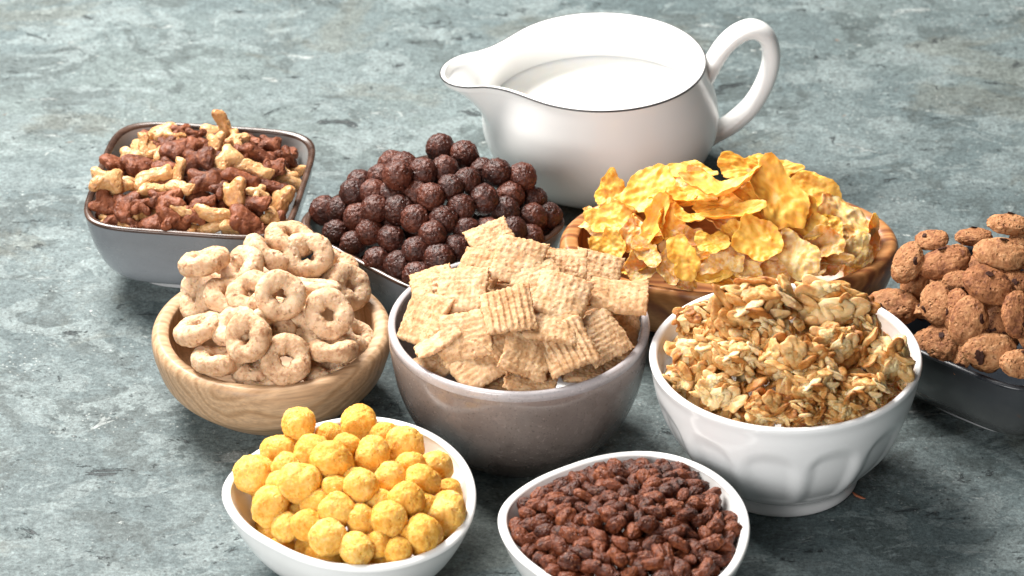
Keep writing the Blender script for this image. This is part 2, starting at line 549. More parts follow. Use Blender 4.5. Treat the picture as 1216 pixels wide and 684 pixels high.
def egg_outline(th):
    a = np.radians([e[0] for e in EGG])
    v = np.array([e[1] for e in EGG]) / 155.0
    x = np.mod(th + math.radians(9), TAU) - math.radians(9)
    base = np.interp(x, a, v)
    # smooth the polygonal radius
    N = 720
    g = np.linspace(0, TAU, N, endpoint=False)
    s = np.interp(np.mod(g + math.radians(9), TAU) - math.radians(9), a, v)
    kk = np.exp(-0.5 * (np.arange(-50, 51) / 14.0) ** 2)
    kk /= kk.sum()
    s = np.convolve(np.concatenate([s[-50:], s, s[:50]]), kk, 'valid')
    return np.interp(np.mod(th, TAU), np.append(g, TAU), np.append(s, s[0]))


def egg_bowl(loc, rz, R, H, label, tilt=0.0):
    prof = spline([(0.40 * R, 0.0), (0.47 * R, 0.0), (0.515 * R, 0.08), (0.66 * R, 0.16 * H), (0.82 * R, 0.42 * H), (0.93 * R, 0.7 * H), (0.99 * R, 0.92 * H), (R, 0.965 * H),
                   (R - 0.08, 0.995 * H), (R - 0.26, 1.006 * H), (R - 0.44, 0.985 * H), (R - 0.52, 0.93 * H), (0.82 * R, 0.62 * H), (0.66 * R, 0.30 * H), (0.4 * R, 0.16 * H), (0.02 * R, 0.14 * H)], 7)
    o = link('egg_shaped_bowl', loft('egg_shaped_bowl', rings_of(prof, egg_outline, 200), cap_start=True, cap_end=True), M_WHITE)
    o.location = loc
    o.rotation_euler = (0, 0, rz)
    tag(o, label, 'bowl', 'white egg shaped bowls')
    return o


egg_bowl((-0.0790, -0.2514, 0), 0.0, 6.28, 4.3, 'white egg shaped porcelain bowl filled with yellow corn puffs')
egg_bowl((0.0532, -0.2794, 0), math.radians(-10), 6.2, 4.27, 'white egg shaped porcelain bowl filled with brown puffed rice')


# ------------------------------------------------------------------ milk jug
JUG_AT = (0.0485, 0.1196, 0.0)


def jug():
    root = empty('milk_jug', JUG_AT, math.radians(7))
    tag(root, 'white porcelain milk jug with dark rim line behind the bowls', 'jug')
    root.scale = (0.955, 0.905, 1.0)
    n = 260
    th = np.linspace(0, TAU, n, endpoint=False)
    H = 7.1
    R0 = 6.0

    # plan of the rim: a circle smoothly joined to a blunt tapering beak
    def sdf(x, y):
        d1 = math.hypot(x, y) - R0
        L0, L1 = 3.0, 7.2
        t = min(max((-x - L0) / (L1 - L0), 0), 1)
        w = 3.5 + (2.05 - 3.5) * t
        d2 = math.hypot(x + L0 + (L1 - L0) * t, y) - w
        k = 1.3
        h = max(k - abs(d1 - d2), 0) / k
        return min(d1, d2) - h * h * k * 0.25
    beak = []
    for a in th:
        lo, hi = 3.0, 11.0
        for _ in range(40):
            mid = (lo + hi) / 2
            if sdf(mid * math.cos(a), mid * math.sin(a)) < 0:
                lo = mid
            else:
                hi = mid
        beak.append(lo - R0)
    beak = np.array(beak)
    beak = np.where(beak < 1e-3, 0, beak)
    tip = beak / beak.max()

    def ring(r, z, amp):
        rr = r + amp * beak
        zz = z - amp * 0.25 * tip ** 2 + 0.0 * th
        return np.stack([rr * np.cos(th), rr * np.sin(th), zz], 1) * CM

    def amp(z):
        u = min(max((z - (H - 3.1)) / 2.7, 0), 1)
        return u ** 1.5 * (0.93 + 0.07 * min(max((z - H + 0.5) / 0.5, 0), 1))
    outer = spline([(3.8, 0.0), (4.3, 0.0), (4.6, 0.12), (5.45, 0.7), (6.2, 1.6), (6.68, 2.7), (6.8, 3.7), (6.62, 4.8), (6.28, 5.8), (6.07, 6.5), (6.01, 6.85), (6.0, 7.0)], 9)
    R_ = [ring(r, z, amp(z)) for r, z in outer]
    R_ += [ring(r, z, amp(min(z, H))) for r, z in [(5.96, 7.08), (5.87, 7.115), (5.78, 7.09), (5.72, 7.0)]]
    inner = spline([(5.72, 7.0), (5.74, 6.6), (5.9, 5.8), (6.2, 4.8), (6.4, 3.7), (6.3, 2.7), (5.8, 1.6), (4.6, 0.8), (2, 0.5), (0.1, 0.5)], 6)[1:]
    R_ += [ring(r, z, amp(z + 0.08)) for r, z in inner]
    link('body', loft('milk_jug_body', R_, cap_start=True, cap_end=True), M_WHITE, root)
    # dark hairline on the outer edge of the rim
    tube = []
    for k in range(8):
        a = TAU * k / 8
        tube.append(ring(5.985 + 0.06 * math.cos(a), 7.04 + 0.06 * math.sin(a), amp(7.04)))
    link('rim_line', loft('milk_jug_rim_line', tube, loop=True), mat_plain('dark_grey_rim_line', (0.03, 0.028, 0.03), 0.3), root)
    # handle: swept oval section in the jug's own vertical plane
    path = spline([(5.7, 5.45), (6.35, 6.35), (7.05, 7.5), (7.85, 8.25), (8.75, 8.5), (9.55, 7.95), (9.85, 6.75), (9.6, 5.3), (8.85, 3.8), (7.8, 2.75), (6.85, 2.2), (6.1, 2.0)], 8)
    rings = []
    m = len(path)
    for i, (r, z) in enumerate(path):
        a, b = path[max(0, i - 1)], path[min(m - 1, i + 1)]
        tx, tz = (b - a) / np.linalg.norm(b - a)
        nx, nz = -tz, tx
        u = i / (m - 1)
        w = 0.86 - 0.06 * math.sin(math.pi * u) + 0.28 * max(0, 1 - u / 0.12) ** 1.5 + 0.22 * max(0, (u - 0.9) / 0.1) ** 1.5
        th_ = 0.52 + 0.25 * max(0, 1 - u / 0.12) ** 1.5 + 0.25 * max(0, (u - 0.9) / 0.1) ** 1.5
        s = []
        for k in range(28):
            q = TAU * k / 28
            ca, sa = math.cos(q), math.sin(q)
            s.append((r + nx * th_ * ca, w * sa, z + nz * th_ * ca))
        rings.append(np.array(s) * CM)
    link('handle', loft('milk_jug_handle', rings, cap_start=True, cap_end=True), M_WHITE, root)
    mk = [np.stack([r * np.cos(th), r * np.sin(th), np.full(n, z)], 1) * CM for r, z in
          [(5.4, 1.3), (6.1, 2.3), (6.36, 3.2), (6.37, 3.9), (6.37, 4.16), (6.28, 4.13), (6.0, 4.11), (4.0, 4.1), (0.2, 4.1)]]
    o = link('milk', loft('milk', mk, cap_start=True, cap_end=True), mat_milk())
    o.scale = (0.955, 0.905, 1.0)
    o.location = JUG_AT
    o.rotation_euler = (0, 0, math.radians(7))
    tag(o, 'white milk filling the porcelain jug below its rim', 'milk')
jug()


def crumb():
    V, F = [], []
    rnd = random.Random(3)
    n, m = 14, 5
    for i in range(n):
        u = i / (n - 1) * 2 - 1
        for j in range(m):
            a = TAU * j / m
            w = 0.09 * (1 - u * u) ** 0.5 + 0.01
            V.append((u * 0.42, w * math.cos(a) * rnd.uniform(0.7, 1.3) + 0.08 * u * u, 0.045 + 0.4 * w * math.sin(a)))
    for i in range(n - 1):
        for j in range(m):
            F.append((i * m + j, i * m + (j + 1) % m, (i + 1) * m + (j + 1) % m, (i + 1) * m + j))
    o = link('crumb', mesh_from('crumb', np.array(V) * CM, F), mat_plain('rust_orange_crumb', (0.34, 0.11, 0.05), 0.6))
    o.location = (0.1723, -0.1951, 0)
    o.rotation_euler = (0, 0, -0.75)
    tag(o, 'tiny rust orange crumb lying beside the foot of the fluted bowl', 'crumb')
crumb()

# ------------------------------------------------------------------ cereal meshes (a few variants of each kind, in centimetres)
def fbm(p, f, seed, oct=3):
    v, a, s = 0.0, 1.0, 0.0
    for _ in range(oct):
        v += a * noise.noise(Vector((p[0] * f + seed * 7.3, p[1] * f - seed * 3.1, p[2] * f + seed * 1.7)))
        s += a
        a *= 0.5
        f *= 2.1
    return v / s


def to_mesh(name, V, F):
    return mesh_from(name, np.array(V) * CM, F)


def ico(sub):
    import bmesh
    bm = bmesh.new()
    bmesh.ops.create_icosphere(bm, subdivisions=sub, radius=1.0)
    V = np.array([v.co[:] for v in bm.verts])
    F = [tuple(v.index for v in f.verts) for f in bm.faces]
    bm.free()
    return V, F


ICO4, ICO5 = ico(4), ico(5)


def mk_ring(s):
    rnd = random.Random(100 + s)
    nu, nv = 84, 40
    V, F = [], []
    sq = rnd.uniform(0.02, 0.07)
    ph = rnd.uniform(0, TAU)
    ex = 1 + rnd.uniform(-0.05, 0.05)
    hx = rnd.uniform(0.9, 1.05)
    for i in range(nu):
        u = TAU * i / nu
        Rm = 0.80 * (1 + 0.04 * math.cos(2 * u + ph))
        tr = 0.50 * (1 + 0.07 * math.cos(3 * u + ph * 2) + 0.05 * math.cos(5 * u - ph))
        for j in range(nv):
            v = TAU * j / nv
            cv, sv = math.cos(v), math.sin(v)
            cv2 = math.copysign(abs(cv) ** 0.85, cv)
            sv2 = math.copysign(abs(sv) ** 0.85, sv)
            r = Rm + tr * cv2 * (1.0 if cv > 0 else 1.0 + sq * 1.4 * math.cos(4 * u + ph))
            p = [r * math.cos(u) * ex, r * math.sin(u) / ex, tr * 0.98 * sv2]
            n = Vector((cv * math.cos(u), cv * math.sin(u), sv))
            d = 0.07 * fbm(p, 1.6, s) + 0.055 * fbm(p, 4.6, s + 9) + 0.025 * fbm(p, 14.0, s + 5, 2)
            c = noise.voronoi(Vector(p) * 4.6 + Vector((s * 3.1, 0, 0)))[0][0]
            d -= 0.075 * max(0.0, 0.30 - c) / 0.30 * (1 if fbm(p, 1.5, s + 30) > -0.1 else 0.2)
            V.append([p[k] + n[k] * d for k in range(3)])
    for i in range(nu):
        for j in range(nv):
            F.append((i * nv + j, ((i + 1) % nu) * nv + j, ((i + 1) % nu) * nv + (j + 1) % nv, i * nv + (j + 1) % nv))
    return to_mesh('cereal_ring', V, F)


def mk_ball(s):
    V, F = ICO5
    out = []
    for p in V:
        d = 1 + 0.11 * fbm(p, 1.2, s) + 0.085 * fbm(p, 3.8, s + 3, 2) + 0.06 * fbm(p, 9.0, s + 8, 3)
        c = noise.voronoi(Vector(p) * 3.4 + Vector((s * 2.3, s, 0)))[0]
        d += 0.05 * min(0.35, c[1] - c[0])
        out.append(p * d * 0.76)
    return to_mesh('chocolate_ball', out, F)


def mk_puff(s):
    rnd = random.Random(s)
    V, F = ICO5
    e = rnd.choice([2.3, 2.8, 3.2])
    az = rnd.uniform(0.92, 1.12)
    out = []
    for p in V:
        q = np.array(p)
        rr = (abs(q[0]) ** 2 + abs(q[1]) ** 2) ** 0.5
        k = 1.0 / (rr ** e + abs(q[2]) ** e) ** (1 / e)
        q = q * k * np.array([1, 1, az])
        d = 1 + 0.12 * fbm(p, 1.0, s) + 0.06 * fbm(p, 2.8, s + 3, 2) + 0.05 * fbm(p, 9.0, s + 8, 3)
        c = noise.voronoi(Vector(p) * 4.2 + Vector((s * 2.3, s, 0)))[0]
        d += 0.02 * min(0.4, c[1] - c[0])
        c = noise.voronoi(Vector(p) * 9.5 + Vector((s, s * 1.3, 0)))[0]
        d += 0.02 * (0.35 - c[0])
        out.append(q * d * 0.86)
    return to_mesh('corn_puff', out, F)


def mk_rice(s):
    rnd = random.Random(s + 50)
    V, F = ICO4
    L = rnd.uniform(0.95, 1.15)
    bend = rnd.uniform(-0.12, 0.12)
    out = []
    for p in V:
        w = 0.64 * (1 + 0.14 * math.sin(2.2 * p[0] + s) - 0.12 * p[0] * (s % 3 - 1))
        d = 1 + 0.26 * fbm(p, 1.3, s) + 0.20 * fbm(p, 3.2, s + 4, 2) + 0.09 * fbm(p, 9.0, s + 8, 2)
        # lengthwise crease of a puffed grain
        ang = math.atan2(p[2], p[1])
        d -= 0.10 * math.exp(-(((ang - 1.2) / 0.28) ** 2)) * (1 - abs(p[0]) ** 3)
        q = np.array([p[0] * L, p[1] * w, p[2] * w * 0.92]) * d
        q[1] += bend * q[0] ** 2
        out.append(q * 0.56)
    return to_mesh('puffed_rice', out, F)


def slab_mesh(name, outline, n_th, n_r, top, bot, post=None):
    """A filled outline with separate top and bottom height functions of (x, y, rho): a pillow or sheet with real thickness."""
    V, F = [], []
    rs = np.sin(np.linspace(0, 1, n_r + 1)[1:] * math.pi / 2)
    for side in (0, 1):
        f = top if side == 0 else bot
        base = len(V)
        V.append([0, 0, f(0, 0, 0)])
        for r in rs:
            for k in range(n_th):
                a = TAU * k / n_th
                R = outline(a)
                x, y = r * R * math.cos(a), r * R * math.sin(a)
                V.append([x, y, f(x, y, r)])
        for k in range(n_th):
            t = (base, base + 1 + k, base + 1 + (k + 1) % n_th)
            F.append(t if side == 0 else t[::-1])
        for i in range(n_r - 1):
            for k in range(n_th):
                a0 = base + 1 + i * n_th
                q = (a0 + k, a0 + n_th + k, a0 + n_th + (k + 1) % n_th, a0 + (k + 1) % n_th)
                F.append(q if side == 0 else q[::-1])
        if side == 0:
            e0 = base + 1 + (n_r - 1) * n_th
        else:
            e1 = base + 1 + (n_r - 1) * n_th
    for k in range(n_th):
        F.append((e0 + k, e1 + k, e1 + (k + 1) % n_th, e0 + (k + 1) % n_th))
    V = np.array(V, float)
    if post:
        V = np.array([post(v) for v in V])
    return to_mesh(name, V, F)


def mk_square(s):
    rnd = random.Random(s + 11)
    n = 84
    half = 1.32
    V, F = [], []
    warp = [rnd.uniform(-0.22, 0.22) for _ in range(4)]
    nr = rnd.choice([7, 8, 8, 9])
    strong = 1.0 if s % 3 == 0 else 0.2
    ph = rnd.uniform(0, TAU)

    def pos(u, v, side):
        # u, v in -1..1
        x = half * u * (1 + 0.045 * fbm((v * 2, s, 0), 1.5, s) * abs(u) ** 2)
        y = half * v * (1 + 0.045 * fbm((u * 2, s, 5), 1.5, s + 2) * abs(v) ** 2)
        m = max(abs(u), abs(v))
        # frayed edge
        if m > 0.9:
            q = 1 + 0.11 * fbm((x, y, 0), 5.0, s + 4, 3) * (m - 0.9) / 0.1
            x, y = x * q, y * q
        fill = (max(0.0, 1 - abs(u) ** 5) * max(0.0, 1 - abs(v) ** 5)) ** 0.55
        t = 0.06 + 0.17 * fill
        rx = math.sin(u * nr * math.pi + ph + 1.1 * fbm((u, v, 0), 1.6, s))
        ry = math.sin(v * nr * math.pi + ph)
        if side == 0:
            h = t + fill * (0.05 * strong * rx * (1 + 0.7 * fbm((x, y, 2), 2.5, s)) + 0.008 * ry) + 0.08 * fbm((x, y, 1), 1.6, s) + 0.035 * fbm((x, y, 3), 4.0, s + 6, 2)
        else:
            h = -t - fill * (0.035 * strong * ry) + 0.08 * fbm((x, y, 7), 1.6, s) + 0.035 * fbm((x, y, 9), 4.0, s + 7, 2)
        c = noise.voronoi(Vector((x * 4.0, y * 4.0, s + side * 5.0)))[0][0]
        h -= (1 if side == 0 else -1) * 0.022 * max(0.0, 0.28 - c) / 0.28
        z = h + warp[0] * u * u + warp[1] * v * v + warp[2] * u * v
        return [x, y, z]
    for side in (0, 1):
        for i in range(n + 1):
            for j in range(n + 1):
                V.append(pos(-1 + 2 * i / n, -1 + 2 * j / n, side))
    m = (n + 1) ** 2
    for i in range(n):
        for j in range(n):
            a = i * (n + 1) + j
            F.append((a, a + n + 1, a + n + 2, a + 1))
            F.append((m + a, m + a + 1, m + a + n + 2, m + a + n + 1))
    edge = [i * (n + 1) for i in range(n)] + [n * (n + 1) + j for j in range(n)] + [i * (n + 1) + n for i in range(n, 0, -1)] + [j for j in range(n, 0, -1)]
    for k in range(len(edge)):
        a, b = edge[k], edge[(k + 1) % len(edge)]
        F.append((a, m + a, m + b, b))
    return to_mesh('wheat_square', V, F)


FLAKE_SHAPES = [  # length, width, bend across, bend along, twist, wrinkle
    (1.6, 1.2, 0.30, 0.12, 0.05, 1.0), (1.5, 1.3, 0.18, 0.28, -0.1, 1.2), (1.7, 1.15, 0.42, -0.10, 0.15, 0.9), (1.45, 1.25, -0.25, 0.2, 0.1, 1.3),
    (2.0, 0.95, 0.55, 0.22, 0.2, 0.9), (2.3, 0.85, 0.45, 0.34, -0.25, 1.0), (1.3, 1.2, 0.65, 0.3, 0.0, 1.4), (1.2, 1.05, 0.5, -0.4, 0.3, 1.5)]


def mk_flake(s):
    L, Wd, bx, by, tw, wr = FLAKE_SHAPES[s % 8]
    L, Wd = L * 0.82, Wd * 0.82
    rnd = random.Random(s + 400)
    am = [(k, rnd.uniform(0.02, 0.16) / k ** 0.4, rnd.uniform(0, TAU)) for k in (2, 3, 4, 5, 7)]

    def outline(a):
        e = 1.0 / math.sqrt((math.cos(a) / L) ** 2 + (math.sin(a) / Wd) ** 2)
        m = 1 + sum(w * math.cos(k * a + p) for k, w, p in am)
        return e * m * (1 + 0.09 * fbm((math.cos(a) * 2, math.sin(a) * 2, s), 3.0, s, 4))

    def mid(x, y):
        h = 0.20 * wr * fbm((x, y, 0), 0.9, s, 2) + 0.12 * wr * fbm((x, y, 4), 2.4, s + 3, 2)
        c = noise.voronoi(Vector((x * 1.9, y * 1.9, s)))[0][0]
        return h + 0.3 * max(0.0, 0.45 - c) ** 2 * (1 - 0.3 * c)

    def th(r):
        return 0.036 * (1 - r ** 6 * 0.55)

    def post(v):
        x, y, z = v
        # bend across the width and along the length like a curled sheet
        def curl(t, z, k):
            k *= 1.5
            if abs(k) < 1e-4:
                return t, z
            R = 1 / k
            a = t / R
            return (R - z) * math.sin(a), R - (R - z) * math.cos(a)
        y2, z2 = curl(y, z, bx)
        x2, z3 = curl(x, z2, by)
        a = tw * x
        return np.array([x2, y2 * math.cos(a) - z3 * math.sin(a), y2 * math.sin(a) + z3 * math.cos(a)])
    me = slab_mesh('corn_flake', outline, 150, 24, lambda x, y, r: mid(x, y) + th(r), lambda x, y, r: mid(x, y) - th(r) + 0.012 * fbm((x, y, 2), 5, s + 1, 2), post)
    rho = [0.0] + [float(q) for q in np.sin(np.linspace(0, 1, 25)[1:] * math.pi / 2) for _ in range(150)]
    tone_attr(me, rho * 2)
    return me


def oat_arrays(s, n_th=36, n_r=8):
    rnd = random.Random(s + 900)
    L, Wd = rnd.uniform(0.40, 0.56), rnd.uniform(0.27, 0.37)
    am = [(k, rnd.uniform(0, 0.09), rnd.uniform(0, TAU)) for k in (2, 3, 4, 6)]
    bx, by = rnd.uniform(-0.35, 0.5), rnd.uniform(-0.25, 0.4)
    V, F = [], []
    rs = np.linspace(0, 1, n_r + 1)[1:]
    for side in (1, -1):
        base = len(V)
        for r in [0] + list(rs):
            for k in range(n_th if r else 1):
                a = TAU * k / n_th
                e = 1.0 / math.sqrt((math.cos(a) / L) ** 2 + (math.sin(a) / Wd) ** 2) * (1 + sum(w * math.cos(q * a + p) for q, w, p in am))
                e *= 1 + 0.05 * fbm((math.cos(a), math.sin(a), s), 3.0, s, 2)
                x, y = r * e * math.cos(a), r * e * math.sin(a)
                z = side * (0.095 * (1 - r ** 3) + 0.018) + 0.08 * fbm((x, y, s), 2.6, s, 2) + 0.05 * fbm((x, y, side), 6.0, s, 2)
                z -= 0.085 * math.exp(-(y / 0.045) ** 2) * (side > 0) * (1 - r * 0.8)
                z += bx * y * y + by * x * x
                V.append((x, y, z))
        for k in range(n_th):
            t = (base, base + 1 + k, base + 1 + (k + 1) % n_th)
            F.append(t if side > 0 else t[::-1])
        for i in range(n_r - 1):
            for k in range(n_th):
                a0 = base + 1 + i * n_th
                q = (a0 + k, a0 + n_th + k, a0 + n_th + (k + 1) % n_th, a0 + (k + 1) % n_th)
                F.append(q if side > 0 else q[::-1])
    m = len(V) // 2
    e0, e1 = 1 + (n_r - 1) * n_th, m + 1 + (n_r - 1) * n_th
    for k in range(n_th):
        F.append((e0 + k, e1 + k, e1 + (k + 1) % n_th, e0 + (k + 1) % n_th))
    return np.array(V), F


OATS = [oat_arrays(i) for i in range(9)]


def tone_attr(me, tones):
    at = me.attributes.new('tone', 'FLOAT', 'POINT')
    at.data.foreach_set('value', tones)


def mk_oat(s):
    V, F = OATS[s % 9]
    if s % 5 == 4:      # a plump seed
        Vi, F = ICO4
        V = np.array([p * (1 + 0.06 * fbm(p, 2.0, s)) * np.array([0.46 - 0.0 * p[0], 0.25 - 0.05 * p[0], 0.17]) for p in Vi])
    me = to_mesh('oat_flake', V * 1.2, F)
    tone_attr(me, [0.35 + 0.3 * ((s * 37) % 10) / 10] * len(V))
    return me


def mk_cluster(s):
    """Rolled oats baked together into one clump."""
    rnd = random.Random(s + 77)
    VV, FF, tones = [], [], []
    ax = (rnd.uniform(0.9, 1.15), rnd.uniform(0.75, 0.95), rnd.uniform(0.6, 0.8))
    n = 50
    for i in range(n):
        V, F = OATS[rnd.randrange(9)]
        # points over a shell, with some inside
        k = i + 0.5
        ph = math.acos(1 - 2 * k / n)
        tt = math.pi * (1 + 5 ** 0.5) * k
        d = Vector((math.cos(tt) * math.sin(ph), math.sin(tt) * math.sin(ph), math.cos(ph)))
        rad = rnd.uniform(0.55, 1.0) * (1 + 0.35 * fbm(d, 1.1, s, 2))
        c = Vector((d.x * ax[0], d.y * ax[1], d.z * ax[2])) * rad
        nd = (d + Vector((rnd.gauss(0, 0.55), rnd.gauss(0, 0.55), rnd.gauss(0, 0.55)))).normalized()
        q = nd.to_track_quat('Z', 'Y') @ Quaternion((0, 0, 1), rnd.uniform(0, TAU))
        R = np.array(q.to_matrix()) * rnd.uniform(0.88, 1.25)
        base = len(VV)
        VV += list(V @ R.T + np.array(c))
        FF += [tuple(x + base for x in f) for f in F]
        tn = rnd.uniform(0.1, 0.92) * (0.6 + 0.4 * rad)
        tones += [tn] * len(V)
    # the baked syrup core
    Vi, Fi = ICO4
    base = len(VV)
    VV += [p * np.array(ax) * 0.5 * (1 + 0.25 * fbm(p, 1.8, s)) for p in Vi]
    FF += [tuple(x + base for x in f) for f in Fi]
    tones += [0.05] * len(Vi)
    me = to_mesh('granola_cluster', np.array(VV), FF)
    tone_attr(me, tones)
    return me


COOKIE_CHIPS = {}


def cookie_point(p, s):
    x, y, z = p
    lx, ly, lz = 1.28, 0.84 + 0.09 * (s % 3), 0.42
    rho = min(1, (x * x + y * y) ** 0.5)
    d = 1 + 0.17 * fbm(p, 0.9, s) + 0.09 * fbm(p, 2.6, s + 3, 2)
    c = noise.voronoi(Vector(p) * 3.2 + Vector((s * 2.3, s, 0)))[0]
    d -= 0.045 * max(0.0, 0.16 - (c[1] - c[0])) / 0.16
    d += 0.03 * fbm(p, 9.0, s + 8, 2)
    e = 2.3
    k = 1.0 / (rho ** e + abs(z) ** e) ** (1 / e)
    return Vector((x * k * lx * d, y * k * ly * d, z * k * lz * d))


def mk_cookie(s):
    V, F = ICO5
    out = [tuple(cookie_point(p, s)) for p in V]
    rnd = random.Random(s + 5)
    chips = []
    for i in range(2 + s % 2):
        a = rnd.uniform(0, TAU)
        t = rnd.uniform(0.25, 0.8)
        sg = 1 if i < 1 else -1
        d = Vector((math.cos(a) * t, math.sin(a) * t, sg * math.sqrt(1 - t * t)))
        c = cookie_point(d, s) * 0.99
        Vi, Fi = ICO4
        q = d.to_track_quat('Z', 'Y') @ Quaternion((0, 0, 1), rnd.uniform(0, TAU))
        R = np.array(q.to_matrix())
        dim = np.array([rnd.uniform(0.2, 0.36), rnd.uniform(0.16, 0.26), 0.04])
        cv = [np.array(c) + R @ (p * dim * (1 + 0.9 * fbm(p, 1.3, s + i))) for p in Vi]
        chips.append(to_mesh('chocolate_chip', cv, Fi))
    me = to_mesh('chocolate_chip_cookie', out, F)
    COOKIE_CHIPS[me.name] = chips
    return me


SHAPES = [  # lobes of the animal-like cereal shapes: (x, y, radius)
    [(0, 0, 0.48), (0.52, 0.10, 0.34), (-0.50, 0.12, 0.36), (0.30, -0.42, 0.26), (-0.28, -0.42, 0.26)],
    [(0, 0.2, 0.42), (0.36, 0.55, 0.24), (-0.36, 0.55, 0.24), (0, -0.38, 0.44), (0.40, -0.55, 0.22), (-0.40, -0.58, 0.22)],
    [(-0.45, 0, 0.40), (0.1, 0.08, 0.36), (0.60, -0.02, 0.34), (0.85, 0.30, 0.18), (-0.75, -0.28, 0.2)],
    [(0, 0, 0.42), (0.5, 0.35, 0.26), (-0.52, 0.30, 0.26), (0.45, -0.45, 0.27), (-0.42, -0.45, 0.28)],
    [(-0.55, 0.05, 0.28), (-0.1, -0.04, 0.29), (0.35, 0.04, 0.30), (0.78, 0.10, 0.25), (-0.85, 0.22, 0.18)],
    [(0, 0, 0.52), (0.45, 0.42, 0.30), (-0.35, 0.48, 0.22), (0.1, -0.45, 0.35)]]


def mk_shape(s):
    L = SHAPES[s % 6]
    V, F = ICO5
    out = []
    sc = 0.92

    def field(x, y):
        return sum(math.exp(1.7 * (1 - ((x - a) ** 2 + (y - b) ** 2) / (r * r))) for a, b, r in L)
    for p in V:
        a = Vector((p[0], p[1], 0))
        rho = min(1.0, a.length)
        dx, dy = (p[0] / rho, p[1] / rho) if rho > 1e-6 else (1, 0)
        lo, hi = 0.0, 2.0
        if field(0, 0) > 1:
            for t in np.linspace(0.05, 1.5, 59):
                if field(dx * t, dy * t) < 1.25:
                    hi = t
                    break
            R = hi
        else:
            R = 0.5
        e = rho ** 0.8 if rho > 0 else 0
        x, y = dx * R * e, dy * R * e
        z = math.copysign(abs(p[2]) ** 0.8, p[2]) * 0.36
        d = 0.11 * fbm((x, y, p[2]), 1.5, s) + 0.045 * fbm((x, y, p[2]), 4.2, s + 4, 3)
        q = Vector((x, y, z))
        nn = Vector((dx * rho * 0.6, dy * rho * 0.6, p[2])).normalized()
        q += nn * d
        q.z += 0.10 * math.sin(1.8 * x + s) * (1 if s % 2 else -1)
        out.append(q * sc)
    return to_mesh('cereal_shape', out, F)


# ------------------------------------------------------------------ cereal materials
M_RING = mat_grain('oat_ring_crumb', [(0.26, (0.31, 0.145, 0.07)), (0.39, (0.50, 0.295, 0.165)), (0.52, (0.65, 0.44, 0.275)), (0.72, (0.76, 0.565, 0.39))],
                   170, 0.62, 0.4, (0.004, 0.0018, 0.0008), fleck=(0.27, 0.115, 0.05), fleck_amt=0.65, fleck_scale=300, bump=0.8, bdist=0.001, pits=240, vary=0.12, spec=0.25)
M_BALL = mat_grain('chocolate_ball_crumb', [(0.3, (0.018, 0.005, 0.0035)), (0.48, (0.052, 0.013, 0.008)), (0.62, (0.105, 0.028, 0.015)), (0.8, (0.19, 0.06, 0.032))],
                   260, 0.38, fleck=(0.26, 0.11, 0.075), fleck_amt=0.4, fleck_scale=700, bump=0.8, bdist=0.0009, pits=420, vary=0.16, spec=0.4, coat=0.0)
M_SQUARE = mat_grain('wheat_square_crumb', [(0.28, (0.31, 0.145, 0.06)), (0.43, (0.49, 0.285, 0.14)), (0.57, (0.63, 0.415, 0.24)), (0.76, (0.73, 0.53, 0.34))],
                     150, 0.62, 0.4, (0.004, 0.0018, 0.0008), fleck=(0.36, 0.16, 0.06), fleck_amt=0.7, fleck_scale=340, bump=0.6, bdist=0.0007, pits=300, vary=0.10, spec=0.2)
M_FLAKE = mat_flake('golden_corn_flake', [(0.28, (0.68, 0.26, 0.03)), (0.44, (0.80, 0.385, 0.055)), (0.58, (0.86, 0.48, 0.10)), (0.76, (0.90, 0.60, 0.20))])
M_FROST = mat_flake('frosted_corn_flake', [(0.28, (0.60, 0.22, 0.035)), (0.46, (0.80, 0.40, 0.085)), (0.6, (0.86, 0.52, 0.18)), (0.76, (0.90, 0.62, 0.24))], 0.45)
M_OAT = mat_grain('toasted_oats', [(0.16, (0.20, 0.06, 0.011)), (0.33, (0.44, 0.18, 0.038)), (0.49, (0.65, 0.39, 0.15)), (0.65, (0.77, 0.56, 0.30)), (0.85, (0.85, 0.68, 0.43))],
                  210, 0.5, 0.35, (0.003, 0.0013, 0.0004), fleck=(0.34, 0.13, 0.03), fleck_amt=0.5, fleck_scale=420, bump=0.8, bdist=0.0008, vary=0.2, tone=True, spec=0.35)
M_COOKIE = mat_grain('cookie_crumb', [(0.30, (0.14, 0.046, 0.018)), (0.43, (0.31, 0.122, 0.047)), (0.57, (0.45, 0.21, 0.09)), (0.75, (0.60, 0.345, 0.18))],
                     210, 0.62, 0.08, fleck=(0.17, 0.055, 0.025), fleck_amt=0.75, fleck_scale=300, bump=0.9, bdist=0.0012, pits=300, vary=0.2, spec=0.25)
M_CHIP = mat_grain('dark_chocolate', [(0.3, (0.022, 0.008, 0.006)), (0.7, (0.075, 0.027, 0.016))], 300, 0.6, bump=0.5, vary=0.05, spec=0.15)
M_PUFF = mat_grain('corn_puff_crumb', [(0.28, (0.62, 0.235, 0.02)), (0.43, (0.77, 0.39, 0.065)), (0.57, (0.85, 0.525, 0.14)), (0.76, (0.91, 0.67, 0.30))],
                   260, 0.6, 0.5, (0.005, 0.0025, 0.0005), fleck=(0.66, 0.30, 0.03), fleck_amt=0.5, fleck_scale=420, bump=0.8, bdist=0.001, pits=360, vary=0.10, spec=0.22)
M_RICE = mat_grain('cocoa_rice_crust', [(0.28, (0.024, 0.005, 0.0025)), (0.45, (0.075, 0.016, 0.006)), (0.6, (0.17, 0.042, 0.015)), (0.8, (0.36, 0.12, 0.042))],
                   300, 0.36, 0.0, fleck=(0.48, 0.20, 0.09), fleck_amt=0.35, fleck_scale=800, bump=0.9, bdist=0.001, vary=0.22, spec=0.32, coat=0.0, pits=450)
